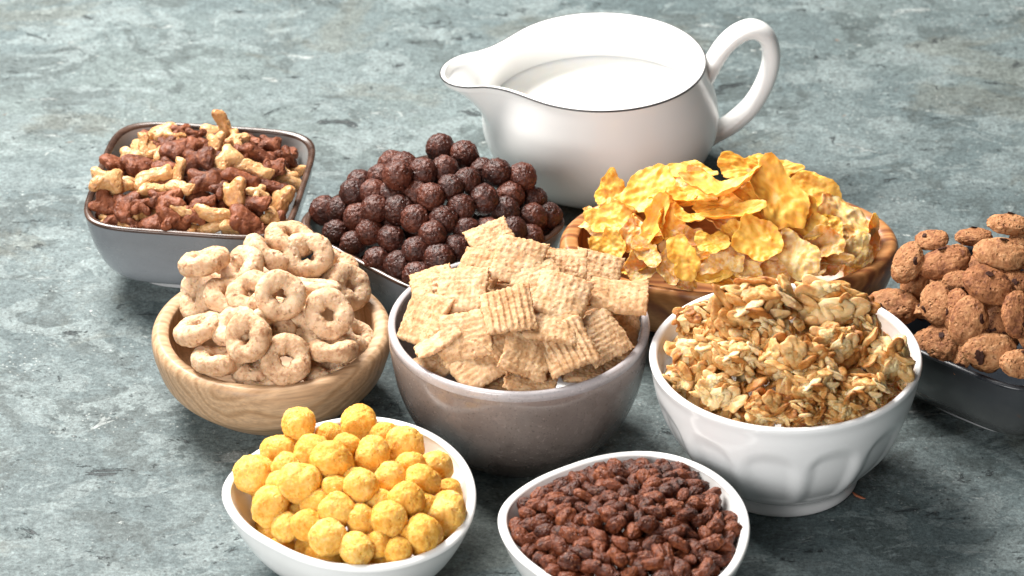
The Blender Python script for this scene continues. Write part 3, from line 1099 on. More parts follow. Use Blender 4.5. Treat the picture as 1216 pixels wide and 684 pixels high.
M_PALE = mat_grain('biscuit_shape_crumb', [(0.27, (0.33, 0.135, 0.042)), (0.42, (0.49, 0.24, 0.088)), (0.56, (0.60, 0.345, 0.15)), (0.75, (0.70, 0.46, 0.24))],
                   170, 0.48, 0.3, (0.003, 0.0013, 0.0005), fleck=(0.36, 0.16, 0.06), fleck_amt=0.4, fleck_scale=420, bump=0.65, bdist=0.0009, pits=330, vary=0.18, spec=0.4, coat=0.2)
M_BROWN = mat_grain('cocoa_shape_crumb', [(0.28, (0.052, 0.013, 0.006)), (0.44, (0.125, 0.036, 0.016)), (0.6, (0.22, 0.068, 0.030)), (0.8, (0.36, 0.13, 0.06))],
                    180, 0.5, 0.0, fleck=(0.40, 0.16, 0.07), fleck_amt=0.4, fleck_scale=500, bump=0.8, bdist=0.001, pits=330, vary=0.2, spec=0.24, coat=0.04)

KINDS = {  # code: (object name, category, group, maker, number of variants, material)
    'r': ('cereal_ring', 'cereal ring', 'oat rings in the pale wooden bowl', mk_ring, 6, M_RING),
    'b': ('chocolate_ball', 'cereal ball', 'chocolate balls in the grey square bowl', mk_ball, 6, M_BALL),
    's': ('wheat_square', 'cereal square', 'wheat squares in the mauve grey bowl', mk_square, 6, M_SQUARE),
    'f': ('corn_flake', 'corn flake', 'corn flakes in the oval wooden bowl', mk_flake, 16, M_FLAKE),
    'g': ('corn_flake', 'corn flake', 'corn flakes in the oval wooden bowl', mk_flake, 16, M_FROST),
    'c': ('granola_cluster', 'granola cluster', 'granola clusters in the fluted bowl', mk_cluster, 6, M_OAT),
    'o': ('oat_flake', 'oat flake', 'loose oats in the fluted bowl', mk_oat, 10, M_OAT),
    'k': ('chocolate_chip_cookie', 'cookie', 'small cookies in the blackish square bowl', mk_cookie, 6, M_COOKIE),
    'p': ('corn_puff', 'corn puff', 'corn puffs in the white egg shaped bowl', mk_puff, 7, M_PUFF),
    'i': ('puffed_rice', 'puffed rice', 'puffed rice in the white egg shaped bowl', mk_rice, 8, M_RICE),
    'a': ('cereal_shape', 'cereal shape', 'cereal shapes in the blue grey square bowl', mk_shape, 6, M_PALE),
    'd': ('cereal_shape', 'cereal shape', 'cereal shapes in the blue grey square bowl', mk_shape, 6, M_BROWN),
}
_cache = {}


def variant(code, v):
    key = (code, v)
    if key not in _cache:
        me = KINDS[code][3](v)
        me.materials.append(KINDS[code][5])
        _cache[key] = me
    return _cache[key]


def place(code, v, loc, quat, sc, label):
    """One piece of cereal: its own object, its own label; pieces of one variant share mesh data."""
    name, cat, group = KINDS[code][:3]
    me = variant(code, v % KINDS[code][4])
    o = link(name, me)
    o.location = loc
    o.rotation_mode = 'QUATERNION'
    o.rotation_quaternion = quat
    o.scale = sc
    tag(o, label, cat, group)
    for chip in COOKIE_CHIPS.get(me.name, []) if code == 'k' else []:
        ch = link('chocolate_chip', chip, M_CHIP, o)
    return o


# every piece: kind, variant, position in tenths of a millimetre, rotation quaternion x1000, scale x100, label
def pour(rows):
    for line in rows.strip().splitlines():
        f = line.split('|')
        n = [int(x) for x in f[1].split()]
        place(f[0], n[0], [x * 1e-4 for x in n[1:4]], [x / 1000 for x in n[4:8]], [x / 100 for x in n[8:11]], f[2])

pour("""
r|10 -1564 -928 740 981 -147 -126 12 100 100 100|oat ring lying tipped on its side, leftmost in top row, wooden bowl
r|14 -1597 -976 566 855 286 -431 -43 100 100 100|oat ring turned to the left, leftmost in third row, wooden bowl
r|0 -1582 -1263 550 978 -110 -174 46 100 100 100|oat ring leaning edge-on, leftmost in fourth row, wooden bowl
r|4 -1479 -1431 472 994 -100 30 45 100 100 100|oat ring lying flat, leftmost in bottom row, wooden bowl
r|7 -1433 -1095 625 975 89 180 -100 100 100 100|shaded oat ring, second from left in third row, wooden bowl
r|13 -1369 -908 687 901 176 -396 12 100 100 100|oat ring turned to the left, second from left in top row, wooden bowl
r|13 -1246 -804 712 939 -180 287 -57 100 100 100|oat ring seen from its rim, third from left in top row, wooden bowl
r|4 -1043 -807 704 928 365 51 -60 100 100 100|upright oat ring facing the viewer, fifth from left in top row, wooden bowl
r|15 -1164 -1251 742 900 420 105 -45 100 100 100|upright oat ring facing the viewer, third from left in second row, wooden bowl
r|7 -1311 -1170 703 961 205 -180 -37 100 100 100|oat ring half hidden behind another, second from left in second row, wooden bowl
r|8 -925 -1248 627 899 392 -29 195 100 100 100|upright oat ring facing the viewer, rightmost in third row, wooden bowl
r|15 -837 -859 547 891 292 282 201 100 100 100|oat ring turned to the right, rightmost in second row, wooden bowl
r|5 -994 -1030 635 978 -203 51 -4 100 100 100|oat ring wedged flat between others, fifth from left in second row, wooden bowl
r|15 -1321 -1450 620 865 416 -191 -206 100 100 100|oat ring turned slightly left, second from left in fourth row, wooden bowl
r|13 -1395 -1303 599 950 135 -248 -133 100 100 100|oat ring leaning behind another, third from left in third row, wooden bowl
r|9 -1210 -1341 594 916 264 294 -65 100 100 100|oat ring half hidden behind another, fourth from left in fourth row, wooden bowl
r|2 -1082 -1300 557 946 288 43 -142 100 100 100|shaded oat ring deep in the pile, fifth from left in fourth row, wooden bowl
r|8 -1129 -1502 520 938 342 61 10 100 100 100|upright oat ring facing the viewer, fourth from left in bottom row, wooden bowl
r|13 -906 -1378 507 989 -138 21 40 100 100 100|oat ring lying flat, rightmost in bottom row, wooden bowl
r|10 -798 -1159 438 940 13 340 8 100 100 100|oat ring against the rim, rightmost in fourth row, wooden bowl
r|6 -943 -1385 381 999 -2 53 -1 100 100 100|oat ring low against the rim, fifth from left in bottom row, wooden bowl
r|3 -1262 -1493 389 983 85 -97 -129 100 100 100|oat ring low against the rim, third from left in bottom row, wooden bowl
r|15 -1297 -1409 427 991 111 9 -76 100 100 100|shaded oat ring deep in the pile, second from left in bottom row, wooden bowl
r|11 -1508 -760 545 991 -54 107 -52 100 100 100|oat ring half hidden behind another, leftmost in second row, wooden bowl
r|7 -1130 -705 741 994 -4 104 -24 100 100 100|oat ring at the back, fourth from left in top row, wooden bowl
r|0 -912 -730 576 981 85 150 94 100 100 100|oat ring at the back, rightmost in top row, wooden bowl
b|0 -381 284 697 90 -89 -52 991 102 102 102|dark chocolate ball, fourth from left in top row of its grey square bowl
b|11 -253 227 685 378 53 -282 880 102 102 102|dark chocolate ball, seventh from left in top row of its grey square bowl
b|9 -353 -32 752 81 629 -206 745 98 98 98|dark chocolate ball, fifth from left in top row of its grey square bowl
b|15 -464 -88 772 792 -238 543 -149 99 99 99|dark chocolate ball, third from left in top row of its grey square bowl
b|0 -633 163 664 99 -455 -579 669 103 103 103|dark chocolate ball, leftmost in top row of its grey square bowl
b|4 -568 -8 751 307 64 -833 -457 106 106 106|dark chocolate ball, second from left in top row of its grey square bowl
b|6 -688 0 686 153 -934 262 186 95 95 95|dark chocolate ball, fourth from left in second row of its grey square bowl
b|14 -800 32 633 666 7 265 -697 93 93 93|dark chocolate ball, second from left in second row of its grey square bowl
b|11 -235 -116 735 517 -263 814 -4 92 92 92|dark chocolate ball, eighth from left in second row of its grey square bowl
b|5 -156 146 629 601 724 108 320 100 100 100|dark chocolate ball, eighth from left in top row of its grey square bowl
b|8 -80 47 686 712 534 -176 -422 100 100 100|dark chocolate ball, rightmost in top row of its grey square bowl
b|12 -595 -143 785 448 -891 -68 30 105 105 105|dark chocolate ball, fifth from left in second row of its grey square bowl
b|15 -501 -176 685 653 -740 -147 -68 105 105 105|dark chocolate ball, fourth from left in third row of its grey square bowl
b|8 -421 -266 725 438 -141 825 -328 98 98 98|dark chocolate ball, fifth from left in third row of its grey square bowl
b|3 -713 -261 649 440 -405 -68 799 99 99 99|dark chocolate ball, leftmost in third row of its grey square bowl
b|15 -503 -360 650 182 106 649 -731 99 99 99|dark chocolate ball, fourth from left in fourth row of its grey square bowl
b|8 -827 -98 649 386 304 621 -611 100 100 100|dark chocolate ball, leftmost in second row of its grey square bowl
b|15 -727 -123 665 731 344 590 -8 97 97 97|dark chocolate ball, third from left in second row of its grey square bowl
b|9 -628 -147 661 576 337 -691 280 105 105 105|dark chocolate ball, second from left in third row of its grey square bowl
b|1 -150 -185 662 661 -683 -98 -297 107 107 107|dark chocolate ball, seventh from left in third row of its grey square bowl
b|0 -267 -278 666 27 -81 853 -515 99 99 99|dark chocolate ball, sixth from left in third row of its grey square bowl
b|12 -10 -53 601 641 -703 267 -154 106 106 106|dark chocolate ball, eighth from left in third row of its grey square bowl
b|11 112 6 543 579 -718 344 173 96 96 96|dark chocolate ball, rightmost in third row of its grey square bowl
b|3 -37 -181 587 211 -311 -764 525 103 103 103|dark chocolate ball, sixth from left in fourth row of its grey square bowl
b|3 107 -124 513 347 500 532 589 103 103 103|dark chocolate ball, seventh from left in fourth row of its grey square bowl
b|9 185 -47 471 375 215 380 818 106 106 106|dark chocolate ball, rightmost in fourth row of its grey square bowl
b|4 -988 25 468 792 -383 476 6 105 105 105|dark chocolate ball, leftmost in fourth row of its grey square bowl
b|5 -901 -122 559 716 123 -679 106 95 95 95|dark chocolate ball, second from left in fourth row of its grey square bowl
b|14 -915 -221 474 84 490 829 -255 102 102 102|dark chocolate ball, leftmost in fifth row of its grey square bowl
b|13 -825 -325 472 438 665 590 -130 95 95 95|dark chocolate ball, leftmost in sixth row of its grey square bowl
b|2 -628 -379 541 129 768 -529 337 98 98 98|dark chocolate ball, third from left in sixth row of its grey square bowl
b|4 -803 -212 567 522 -843 94 -92 103 103 103|dark chocolate ball, third from left in fourth row of its grey square bowl
b|3 -411 -469 621 7 726 228 649 96 96 96|dark chocolate ball, fifth from left in sixth row of its grey square bowl
b|5 -237 -373 590 663 23 -583 -468 93 93 93|dark chocolate ball, sixth from left in fifth row of its grey square bowl
b|11 -376 -576 539 59 -66 47 995 107 107 107|dark chocolate ball, sixth from left in bottom row of its grey square bowl
b|4 -585 -529 469 272 -364 581 -675 106 106 106|dark chocolate ball, third from left in bottom row of its grey square bowl
b|13 -178 -453 488 498 -648 -549 174 105 105 105|dark chocolate ball, seventh from left in bottom row of its grey square bowl
b|10 -291 -480 545 225 -55 75 -970 96 96 96|dark chocolate ball, sixth from left in sixth row of its grey square bowl
b|7 -126 -337 552 605 170 -3 778 105 105 105|dark chocolate ball, seventh from left in fifth row of its grey square bowl
b|10 2 -281 531 725 446 424 309 98 98 98|dark chocolate ball, rightmost in fifth row of its grey square bowl
b|2 -698 -458 455 163 132 -35 -977 99 99 99|dark chocolate ball, second from left in bottom row of its grey square bowl
b|6 54 47 658 353 -891 -282 -38 101 101 101|dark chocolate ball, rightmost in second row of its grey square bowl
b|0 -495 -521 559 68 -885 398 230 94 94 94|dark chocolate ball, fourth from left in bottom row of its grey square bowl
b|12 -739 -329 552 160 581 -602 524 94 94 94|dark chocolate ball, second from left in fifth row of its grey square bowl
b|13 -358 -363 640 908 -187 -358 114 104 104 104|dark chocolate ball, fifth from left in fifth row of its grey square bowl
b|3 -320 -197 740 879 -113 -88 -456 93 93 93|dark chocolate ball, seventh from left in second row of its grey square bowl
b|4 -590 -273 651 503 -581 411 -491 108 108 108|dark chocolate ball, third from left in third row of its grey square bowl
b|14 92 -242 459 795 -80 -241 -551 100 100 100|dark chocolate ball, seventh from left in sixth row of its grey square bowl
b|13 143 -106 377 574 -564 -512 -302 103 103 103|dark chocolate ball, rightmost in sixth row of its grey square bowl
b|4 -47 -367 457 630 -635 -85 439 98 98 98|dark chocolate ball, rightmost in bottom row of its grey square bowl
b|15 -485 -633 468 723 229 22 -652 108 108 108|dark chocolate ball, fifth from left in bottom row of its grey square bowl
s|1 31 -1333 992 952 277 60 -114 96 96 96|wheat square lying topmost, facing the viewer, fourth from left in top row
s|4 253 -1274 922 976 208 55 -18 91 91 91|wheat square behind the topmost one, sixth from left in top row
s|2 -167 -1322 935 945 238 -55 -217 86 86 86|wheat square half hidden at the back, leftmost in top row
s|5 -247 -1487 921 956 261 -112 -71 96 96 96|smooth wheat square leaning left, third from left in second row
s|0 -20 -1738 964 974 205 -67 74 96 96 96|strongly ridged wheat square near the middle, fourth from left in third row
s|2 244 -1589 947 970 190 100 -110 101 101 101|smooth wheat square under the topmost one, fifth from left in second row
s|4 531 -1427 867 997 -17 60 -36 110 110 110|wheat square tipped over the right side, rightmost in second row
s|1 494 -1423 695 990 85 105 -38 110 110 110|wheat square low at the right rim, rightmost in third row
s|3 265 -1851 824 939 265 -50 216 101 101 101|strongly ridged wheat square in front, fifth from left in fourth row
s|5 437 -1705 789 870 159 245 -396 96 96 96|wheat square behind the ridged front one, sixth from left in fourth row
s|2 187 -1727 894 992 110 31 -46 106 106 106|flat wheat square in the middle, fifth from left in third row
s|1 -432 -1558 800 388 402 57 -827 101 101 101|wheat square standing against the left rim, leftmost in third row
s|4 -371 -1714 781 944 -131 -276 124 91 91 91|wheat square seen edge-on at the left, leftmost in fourth row
s|5 -360 -1716 652 963 36 -168 206 86 86 86|wheat square low at the left, leftmost in bottom row
s|2 -223 -1774 842 679 312 116 -654 96 96 96|wheat square leaning left of centre, third from left in third row
s|5 -173 -1851 749 928 243 -111 258 108 108 108|large smooth wheat square in front at the left, second from left in bottom row
s|1 74 -1902 813 730 310 -50 607 91 91 91|wheat square leaning between the front ones, fourth from left in fourth row
s|4 98 -1901 677 998 -17 24 -63 96 96 96|wheat square flat against the front rim, fourth from left in bottom row
s|2 352 -1794 635 994 -68 56 72 86 86 86|wheat square edge-on at the front rim, fifth from left in bottom row
s|5 -404 -1199 775 976 137 -164 42 82 82 82|wheat square at the back left rim, leftmost in second row
s|1 428 -1123 810 983 119 114 -81 91 91 91|wheat square at the back right rim, rightmost in top row
s|2 -39 -1902 623 999 41 -1 26 77 77 77|wheat square low at the front, third from left in bottom row
s|4 -10 -1804 816 884 305 -9 353 96 96 96|shaded wheat square deep in the pile, third from left in fourth row
s|5 421 -1694 627 792 266 7 549 96 96 96|shaded wheat square at the front right, rightmost in bottom row
s|1 -97 -980 893 960 177 -39 211 86 86 86|wheat square at the back, third from left in top row
s|2 503 -1583 685 976 72 203 15 86 86 86|wheat square at the right rim, rightmost in fourth row
s|5 132 -1440 942 960 177 -39 211 96 96 96|wheat square under others, fifth from left in top row
s|1 -323 -1548 820 980 54 -163 99 96 96 96|wheat square under others, second from left in third row
f|3 510 -113 678 774 223 -340 485 85 71 78|smooth golden corn flake, leftmost in top row of the oval bowl
f|0 507 -333 631 960 248 -118 48 95 94 95|smooth golden corn flake, leftmost in fourth row of the oval bowl
f|1 504 -502 561 896 335 -234 176 82 90 86|smooth golden corn flake, leftmost in sixth row of the oval bowl
f|9 719 -236 743 919 153 -164 325 144 114 129|smooth golden corn flake, second from left in second row of the oval bowl
f|8 919 -83 757 999 20 0 25 124 74 99|smooth golden corn flake, third from left in top row of the oval bowl
f|5 1064 -424 865 988 -152 3 22 140 161 150|smooth golden corn flake, fifth from left in top row of the oval bowl
f|1 1222 -82 783 983 182 0 0 138 84 111|smooth golden corn flake, sixth from left in top row of the oval bowl
f|0 1371 -441 831 838 241 216 -439 165 130 147|smooth golden corn flake, seventh from left in second row of the oval bowl
f|10 1556 -253 744 967 228 94 -70 116 111 113|smooth golden corn flake, rightmost in second row of the oval bowl
f|3 1359 -68 793 989 106 60 -86 123 71 97|smooth golden corn flake, eighth from left in top row of the oval bowl
f|4 742 -516 737 782 198 -438 398 98 82 90|smooth golden corn flake, third from left in fourth row of the oval bowl
f|6 809 -526 725 615 367 -84 693 112 89 101|smooth golden corn flake, fourth from left in fourth row of the oval bowl
f|13 935 -541 758 997 -72 2 28 72 69 70|smooth golden corn flake, fifth from left in fourth row of the oval bowl
f|12 1134 -580 806 995 -19 -49 80 117 82 99|smooth golden corn flake, sixth from left in third row of the oval bowl
f|2 1158 -385 771 983 182 -6 34 127 85 106|smooth golden corn flake, fifth from left in second row of the oval bowl
f|8 1052 -404 757 978 181 -19 104 110 73 92|smooth golden corn flake, fifth from left in third row of the oval bowl
f|9 1258 -703 729 880 339 144 -300 123 101 112|smooth golden corn flake, fifth from left in sixth row of the oval bowl
f|1 1025 -698 709 983 182 -6 34 84 63 74|smooth golden corn flake, fourth from left in sixth row of the oval bowl
f|2 879 -732 642 784 361 157 -480 86 84 85|smooth golden corn flake, fourth from left in seventh row of the oval bowl
g|11 1103 -720 652 946 279 94 -137 84 81 83|pale sugar frosted corn flake, sixth from left in seventh row of the oval bowl
g|0 1462 -702 632 882 296 117 -348 109 105 107|pale sugar frosted corn flake, seventh from left in seventh row of the oval bowl
f|1 1514 -493 723 842 249 244 -412 104 90 97|smooth golden corn flake, rightmost in fourth row of the oval bowl
g|11 1711 -378 662 915 234 203 -258 142 118 130|pale sugar frosted corn flake, rightmost in third row of the oval bowl
g|6 1603 -584 630 933 347 18 96 113 98 105|pale sugar frosted corn flake, seventh from left in sixth row of the oval bowl
g|3 1764 -526 561 866 348 -25 359 88 74 81|pale sugar frosted corn flake, rightmost in seventh row of the oval bowl
g|4 1868 -318 510 525 490 -77 692 84 62 73|pale sugar frosted corn flake, rightmost in fifth row of the oval bowl
g|12 1628 -634 555 996 24 50 73 88 67 77|pale sugar frosted corn flake, sixth from left in eighth row of the oval bowl
g|6 683 -647 544 895 365 -144 213 105 97 101|pale sugar frosted corn flake, second from left in eighth row of the oval bowl
g|4 689 -630 614 867 304 24 -395 73 72 72|pale sugar frosted corn flake, second from left in seventh row of the oval bowl
g|14 807 -703 564 717 369 153 -571 97 61 79|pale sugar frosted corn flake, third from left in eighth row of the oval bowl
g|7 631 -491 642 842 249 -244 412 90 93 91|pale sugar frosted corn flake, second from left in fifth row of the oval bowl
f|12 1036 -761 553 958 233 -39 162 73 71 72|smooth golden corn flake, second from left in bottom row of the oval bowl
f|8 1149 -627 726 946 230 54 -222 73 65 69|smooth golden corn flake, fourth from left in fifth row of the oval bowl
g|15 898 -598 682 981 181 -13 69 114 74 94|pale sugar frosted corn flake, third from left in sixth row of the oval bowl
g|14 1193 -755 579 944 287 47 -153 90 65 77|pale sugar frosted corn flake, fifth from left in bottom row of the oval bowl
g|3 1358 -728 561 954 290 -23 76 80 70 75|pale sugar frosted corn flake, sixth from left in bottom row of the oval bowl
g|7 1000 -713 595 929 282 -70 230 97 83 90|pale sugar frosted corn flake, fourth from left in eighth row of the oval bowl
g|5 427 -139 561 987 -119 -103 12 34 58 46|pale sugar frosted corn flake, leftmost in third row of the oval bowl
g|15 1730 -468 593 945 271 140 -122 98 75 86|pale sugar frosted corn flake, rightmost in sixth row of the oval bowl
f|8 1303 -525 743 929 210 118 -279 91 73 82|smooth golden corn flake, seventh from left in fourth row of the oval bowl
f|8 606 -264 663 961 157 -132 184 74 66 70|smooth golden corn flake, second from left in third row of the oval bowl
f|9 1622 -480 653 934 301 46 188 85 75 80|smooth golden corn flake, sixth from left in fifth row of the oval bowl
f|8 828 -375 766 981 102 -67 148 98 65 82|smooth golden corn flake, third from left in second row of the oval bowl
f|0 948 -353 787 998 41 -2 53 110 82 96|smooth golden corn flake, fourth from left in second row of the oval bowl
f|10 1261 -405 801 929 213 68 -297 92 85 88|smooth golden corn flake, sixth from left in second row of the oval bowl
f|3 1520 -70 741 979 95 115 -139 96 55 75|smooth golden corn flake, rightmost in top row of the oval bowl
g|7 1833 -297 541 745 331 17 579 99 66 82|pale sugar frosted corn flake, seventh from left in fifth row of the oval bowl
g|9 1540 -682 549 979 184 36 79 78 60 69|pale sugar frosted corn flake, rightmost in bottom row of the oval bowl
g|15 870 -725 509 974 180 26 -139 89 74 82|pale sugar frosted corn flake, leftmost in bottom row of the oval bowl
f|8 720 -539 637 935 183 -161 258 61 57 59|smooth golden corn flake, second from left in sixth row of the oval bowl
f|2 1119 -761 528 983 182 0 0 69 59 64|smooth golden corn flake, third from left in bottom row of the oval bowl
f|12 1791 -505 457 970 93 90 206 54 62 58|smooth golden corn flake, rightmost in eighth row of the oval bowl
k|15 2188 -975 765 965 226 -99 91 107 107 107|chocolate chip cookie tilted at the upper left, third from left in second row
k|3 2458 -1079 883 976 208 57 -25 110 110 110|large flat chocolate chip cookie near the top, third from left in top row
k|3 2536 -723 840 998 20 51 1 92 92 92|topmost chocolate chip cookie, fourth from left in top row
k|10 2133 -846 821 983 86 -96 -133 73 73 73|small chocolate chip cookie at the back left, leftmost in top row
k|15 2369 -621 702 999 41 -1 26 77 77 77|chocolate chip cookie half hidden behind the large one, second from left in top row
k|13 2006 -945 746 826 135 -372 402 88 88 88|chocolate chip cookie against the back left rim, leftmost in second row
k|3 2050 -917 632 779 99 -447 428 100 100 100|chocolate chip cookie standing on edge, second from left in second row
k|11 1925 -1082 559 963 265 -49 -13 107 107 107|chocolate chip cookie low at the left rim, leftmost in fourth row
k|8 2384 -1265 815 950 132 142 -247 109 109 109|chocolate chip cookie tilted in the middle, third from left in third row
k|7 2134 -1219 674 631 415 25 -655 91 91 91|chocolate chip cookie leaning left in the middle, third from left in fourth row
k|7 2281 -1402 688 754 271 -288 523 102 102 102|upright oval chocolate chip cookie facing the viewer, leftmost in fifth row
k|8 2223 -1286 673 781 75 -465 409 87 87 87|chocolate chip cookie behind the upright oval one, fourth from left in fourth row
k|14 2153 -1353 534 703 375 33 -603 87 87 87|chocolate chip cookie low left of the front, second from left in bottom row
k|12 2385 -1517 583 920 392 23 10 109 109 109|round chocolate chip cookie facing the viewer at the front, fifth from left in bottom row
k|0 2248 -1441 486 779 99 -447 428 68 68 68|small chocolate chip cookie wedged at the front rim, third from left in bottom row
k|12 2523 -1420 738 648 342 -121 670 98 98 98|chocolate chip cookie on the right facing the viewer, rightmost in fourth row
k|5 2551 -1207 783 963 221 149 34 76 76 76|chocolate chip cookie at the right, fourth from left in third row
k|5 2421 -1362 637 790 132 -349 486 75 75 75|shaded chocolate chip cookie deep in the pile, second from left in fifth row
k|9 2536 -1608 566 936 335 98 35 90 90 90|chocolate chip cookie low at the right, rightmost in bottom row
k|15 2061 -1253 450 855 183 -325 361 68 68 68|shaded chocolate chip cookie at the left rim, leftmost in bottom row
k|1 2258 -1095 723 957 291 0 0 68 68 68|shaded chocolate chip cookie deep in the pile, second from left in third row
k|8 2471 -1419 599 895 349 7 278 68 68 68|shaded chocolate chip cookie deep in the pile, third from left in fifth row
k|3 2635 -784 775 965 193 69 164 92 92 92|chocolate chip cookie at the upper right, sixth from left in top row
k|14 2637 -1449 619 952 290 96 29 90 90 90|chocolate chip cookie low in the pile, fourth from left in fifth row
k|7 2709 -1178 743 963 221 149 34 91 91 91|chocolate chip cookie low in the pile, rightmost in third row
k|13 2683 -1031 800 954 169 69 237 91 91 91|chocolate chip cookie low in the pile, rightmost in top row
k|14 2779 -1265 628 963 221 149 34 91 91 91|chocolate chip cookie low in the pile, fifth from left in fifth row
p|4 -1042 -2135 562 108 701 -71 701 97 97 97|bumpy yellow corn puff, leftmost in top row of its white bowl
p|13 -752 -2052 499 636 649 -284 308 103 103 103|bumpy yellow corn puff, fifth from left in top row of its white bowl
p|15 -895 -2140 485 94 277 241 925 82 82 82|bumpy yellow corn puff, third from left in top row of its white bowl
p|5 -1134 -2213 430 606 -146 165 764 112 112 112|bumpy yellow corn puff, second from left in second row of its white bowl
p|9 -967 -2395 570 889 402 -90 -201 104 104 104|bumpy yellow corn puff, second from left in top row of its white bowl
p|12 -801 -2394 591 555 113 -654 -502 82 82 82|bumpy yellow corn puff, fourth from left in top row of its white bowl
p|7 -675 -2441 586 321 185 -757 538 95 95 95|bumpy yellow corn puff, sixth from left in top row of its white bowl
p|10 -525 -2269 520 739 -211 -163 -619 112 112 112|bumpy yellow corn puff, rightmost in top row of its white bowl
p|7 -378 -2401 475 827 -57 518 -211 97 97 97|bumpy yellow corn puff, rightmost in second row of its white bowl
p|6 -1246 -2418 452 714 164 -420 535 112 112 112|bumpy yellow corn puff, leftmost in second row of its white bowl
p|14 -1017 -2685 585 664 209 -647 -311 112 112 112|bumpy yellow corn puff, second from left in third row of its white bowl
p|7 -864 -2568 625 48 519 801 295 112 112 112|bumpy yellow corn puff, fourth from left in second row of its white bowl
p|11 -722 -2743 608 549 689 26 -472 97 97 97|bumpy yellow corn puff, fifth from left in third row of its white bowl
p|7 -590 -2603 561 2 -448 -673 588 82 82 82|bumpy yellow corn puff, sixth from left in third row of its white bowl
p|10 -435 -2595 524 287 -828 431 -214 103 103 103|bumpy yellow corn puff, seventh from left in third row of its white bowl
p|10 -507 -2778 551 661 -515 136 -529 102 102 102|bumpy yellow corn puff, sixth from left in fourth row of its white bowl
p|0 -1158 -2727 478 43 994 93 -48 103 103 103|bumpy yellow corn puff, leftmost in fourth row of its white bowl
p|5 -831 -2847 540 442 19 839 -317 98 98 98|bumpy yellow corn puff, fourth from left in fifth row of its white bowl
p|4 -978 -2883 482 455 759 25 -465 89 89 89|bumpy yellow corn puff, third from left in fifth row of its white bowl
p|9 -871 -2984 478 612 418 636 -214 107 107 107|bumpy yellow corn puff, third from left in sixth row of its white bowl
p|3 -587 -2898 524 559 500 -404 523 104 104 104|bumpy yellow corn puff, sixth from left in fifth row of its white bowl
p|6 -317 -2734 442 319 399 604 -612 110 110 110|bumpy yellow corn puff, rightmost in fifth row of its white bowl
p|5 -434 -2933 454 737 -562 71 -368 109 109 109|bumpy yellow corn puff, sixth from left in sixth row of its white bowl
p|14 -740 -3045 455 668 -363 -545 -354 91 91 91|bumpy yellow corn puff, fifth from left in bottom row of its white bowl
p|2 -540 -3023 431 673 -376 -413 485 82 82 82|bumpy yellow corn puff, rightmost in bottom row of its white bowl
p|7 -719 -2889 513 111 -434 879 -164 82 82 82|bumpy yellow corn puff, fifth from left in fifth row of its white bowl
p|8 -845 -2707 566 576 -557 578 153 82 82 82|bumpy yellow corn puff, third from left in third row of its white bowl
p|0 -631 -2135 485 507 -719 -426 209 82 82 82|bumpy yellow corn puff, seventh from left in top row of its white bowl
p|4 -309 -2531 424 410 893 186 15 82 82 82|bumpy yellow corn puff, rightmost in fourth row of its white bowl
p|10 -1114 -2598 511 83 994 59 34 82 82 82|bumpy yellow corn puff, leftmost in third row of its white bowl
p|3 -1080 -2829 431 538 778 -57 -319 82 82 82|bumpy yellow corn puff, second from left in sixth row of its white bowl
p|4 -640 -2982 439 428 523 41 735 82 82 82|bumpy yellow corn puff, fifth from left in sixth row of its white bowl
p|6 -931 -2773 520 880 -151 363 -266 82 82 82|bumpy yellow corn puff, fourth from left in fourth row of its white bowl
p|7 -493 -2456 526 828 207 479 -204 82 82 82|bumpy yellow corn puff, seventh from left in second row of its white bowl
p|1 -754 -2626 558 2 712 -35 702 82 82 82|bumpy yellow corn puff, fourth from left in third row of its white bowl
p|7 -430 -2723 466 140 987 -44 -72 82 82 82|bumpy yellow corn puff, seventh from left in fourth row of its white bowl
p|3 -636 -2765 521 139 372 328 857 82 82 82|bumpy yellow corn puff, fifth from left in fourth row of its white bowl
p|0 -1082 -2462 523 410 -68 893 -175 82 82 82|bumpy yellow corn puff, third from left in second row of its white bowl
a|1 -2139 89 611 687 198 -103 691 119 119 119|pale biscuit cereal shape, leftmost in sixth row of the square bowl
a|0 -1877 722 537 958 131 -241 88 105 105 105|pale biscuit cereal shape, second from left in top row of the square bowl
a|2 -1963 520 570 637 220 -150 723 85 85 85|pale biscuit cereal shape, second from left in second row of the square bowl
a|3 -1799 520 610 980 185 61 23 85 85 85|pale biscuit cereal shape, third from left in top row of the square bowl
a|2 -1549 668 629 797 191 458 -346 94 94 94|pale biscuit cereal shape, eighth from left in top row of the square bowl
a|0 -1612 689 557 965 218 131 70 85 85 85|pale biscuit cereal shape, sixth from left in top row of the square bowl
a|5 -1583 467 619 920 309 -234 -55 91 91 91|pale biscuit cereal shape, seventh from left in top row of the square bowl
a|3 -1477 536 597 840 124 -141 510 99 99 99|pale biscuit cereal shape, rightmost in top row of the square bowl
a|1 -1517 255 630 354 65 -213 908 117 117 117|pale biscuit cereal shape, fifth from left in fourth row of the square bowl
a|2 -1893 129 609 966 178 31 182 130 130 130|pale biscuit cereal shape, second from left in fifth row of the square bowl
a|2 -1751 35 604 937 227 -62 -260 97 97 97|pale biscuit cereal shape, sixth from left in sixth row of the square bowl
a|2 -1888 35 593 974 170 148 36 90 90 90|pale biscuit cereal shape, third from left in sixth row of the square bowl
a|2 -1757 152 628 773 188 -342 500 85 85 85|pale biscuit cereal shape, fourth from left in fifth row of the square bowl
a|2 -1369 233 594 908 345 135 -195 117 117 117|pale biscuit cereal shape, seventh from left in fourth row of the square bowl
a|5 -1466 -19 589 893 398 -200 64 129 129 129|pale biscuit cereal shape, fifth from left in seventh row of the square bowl
a|4 -1198 340 475 896 211 154 -359 130 130 130|pale biscuit cereal shape, eighth from left in fifth row of the square bowl
a|5 -1229 70 502 884 261 -297 -249 130 130 130|pale biscuit cereal shape, rightmost in eighth row of the square bowl
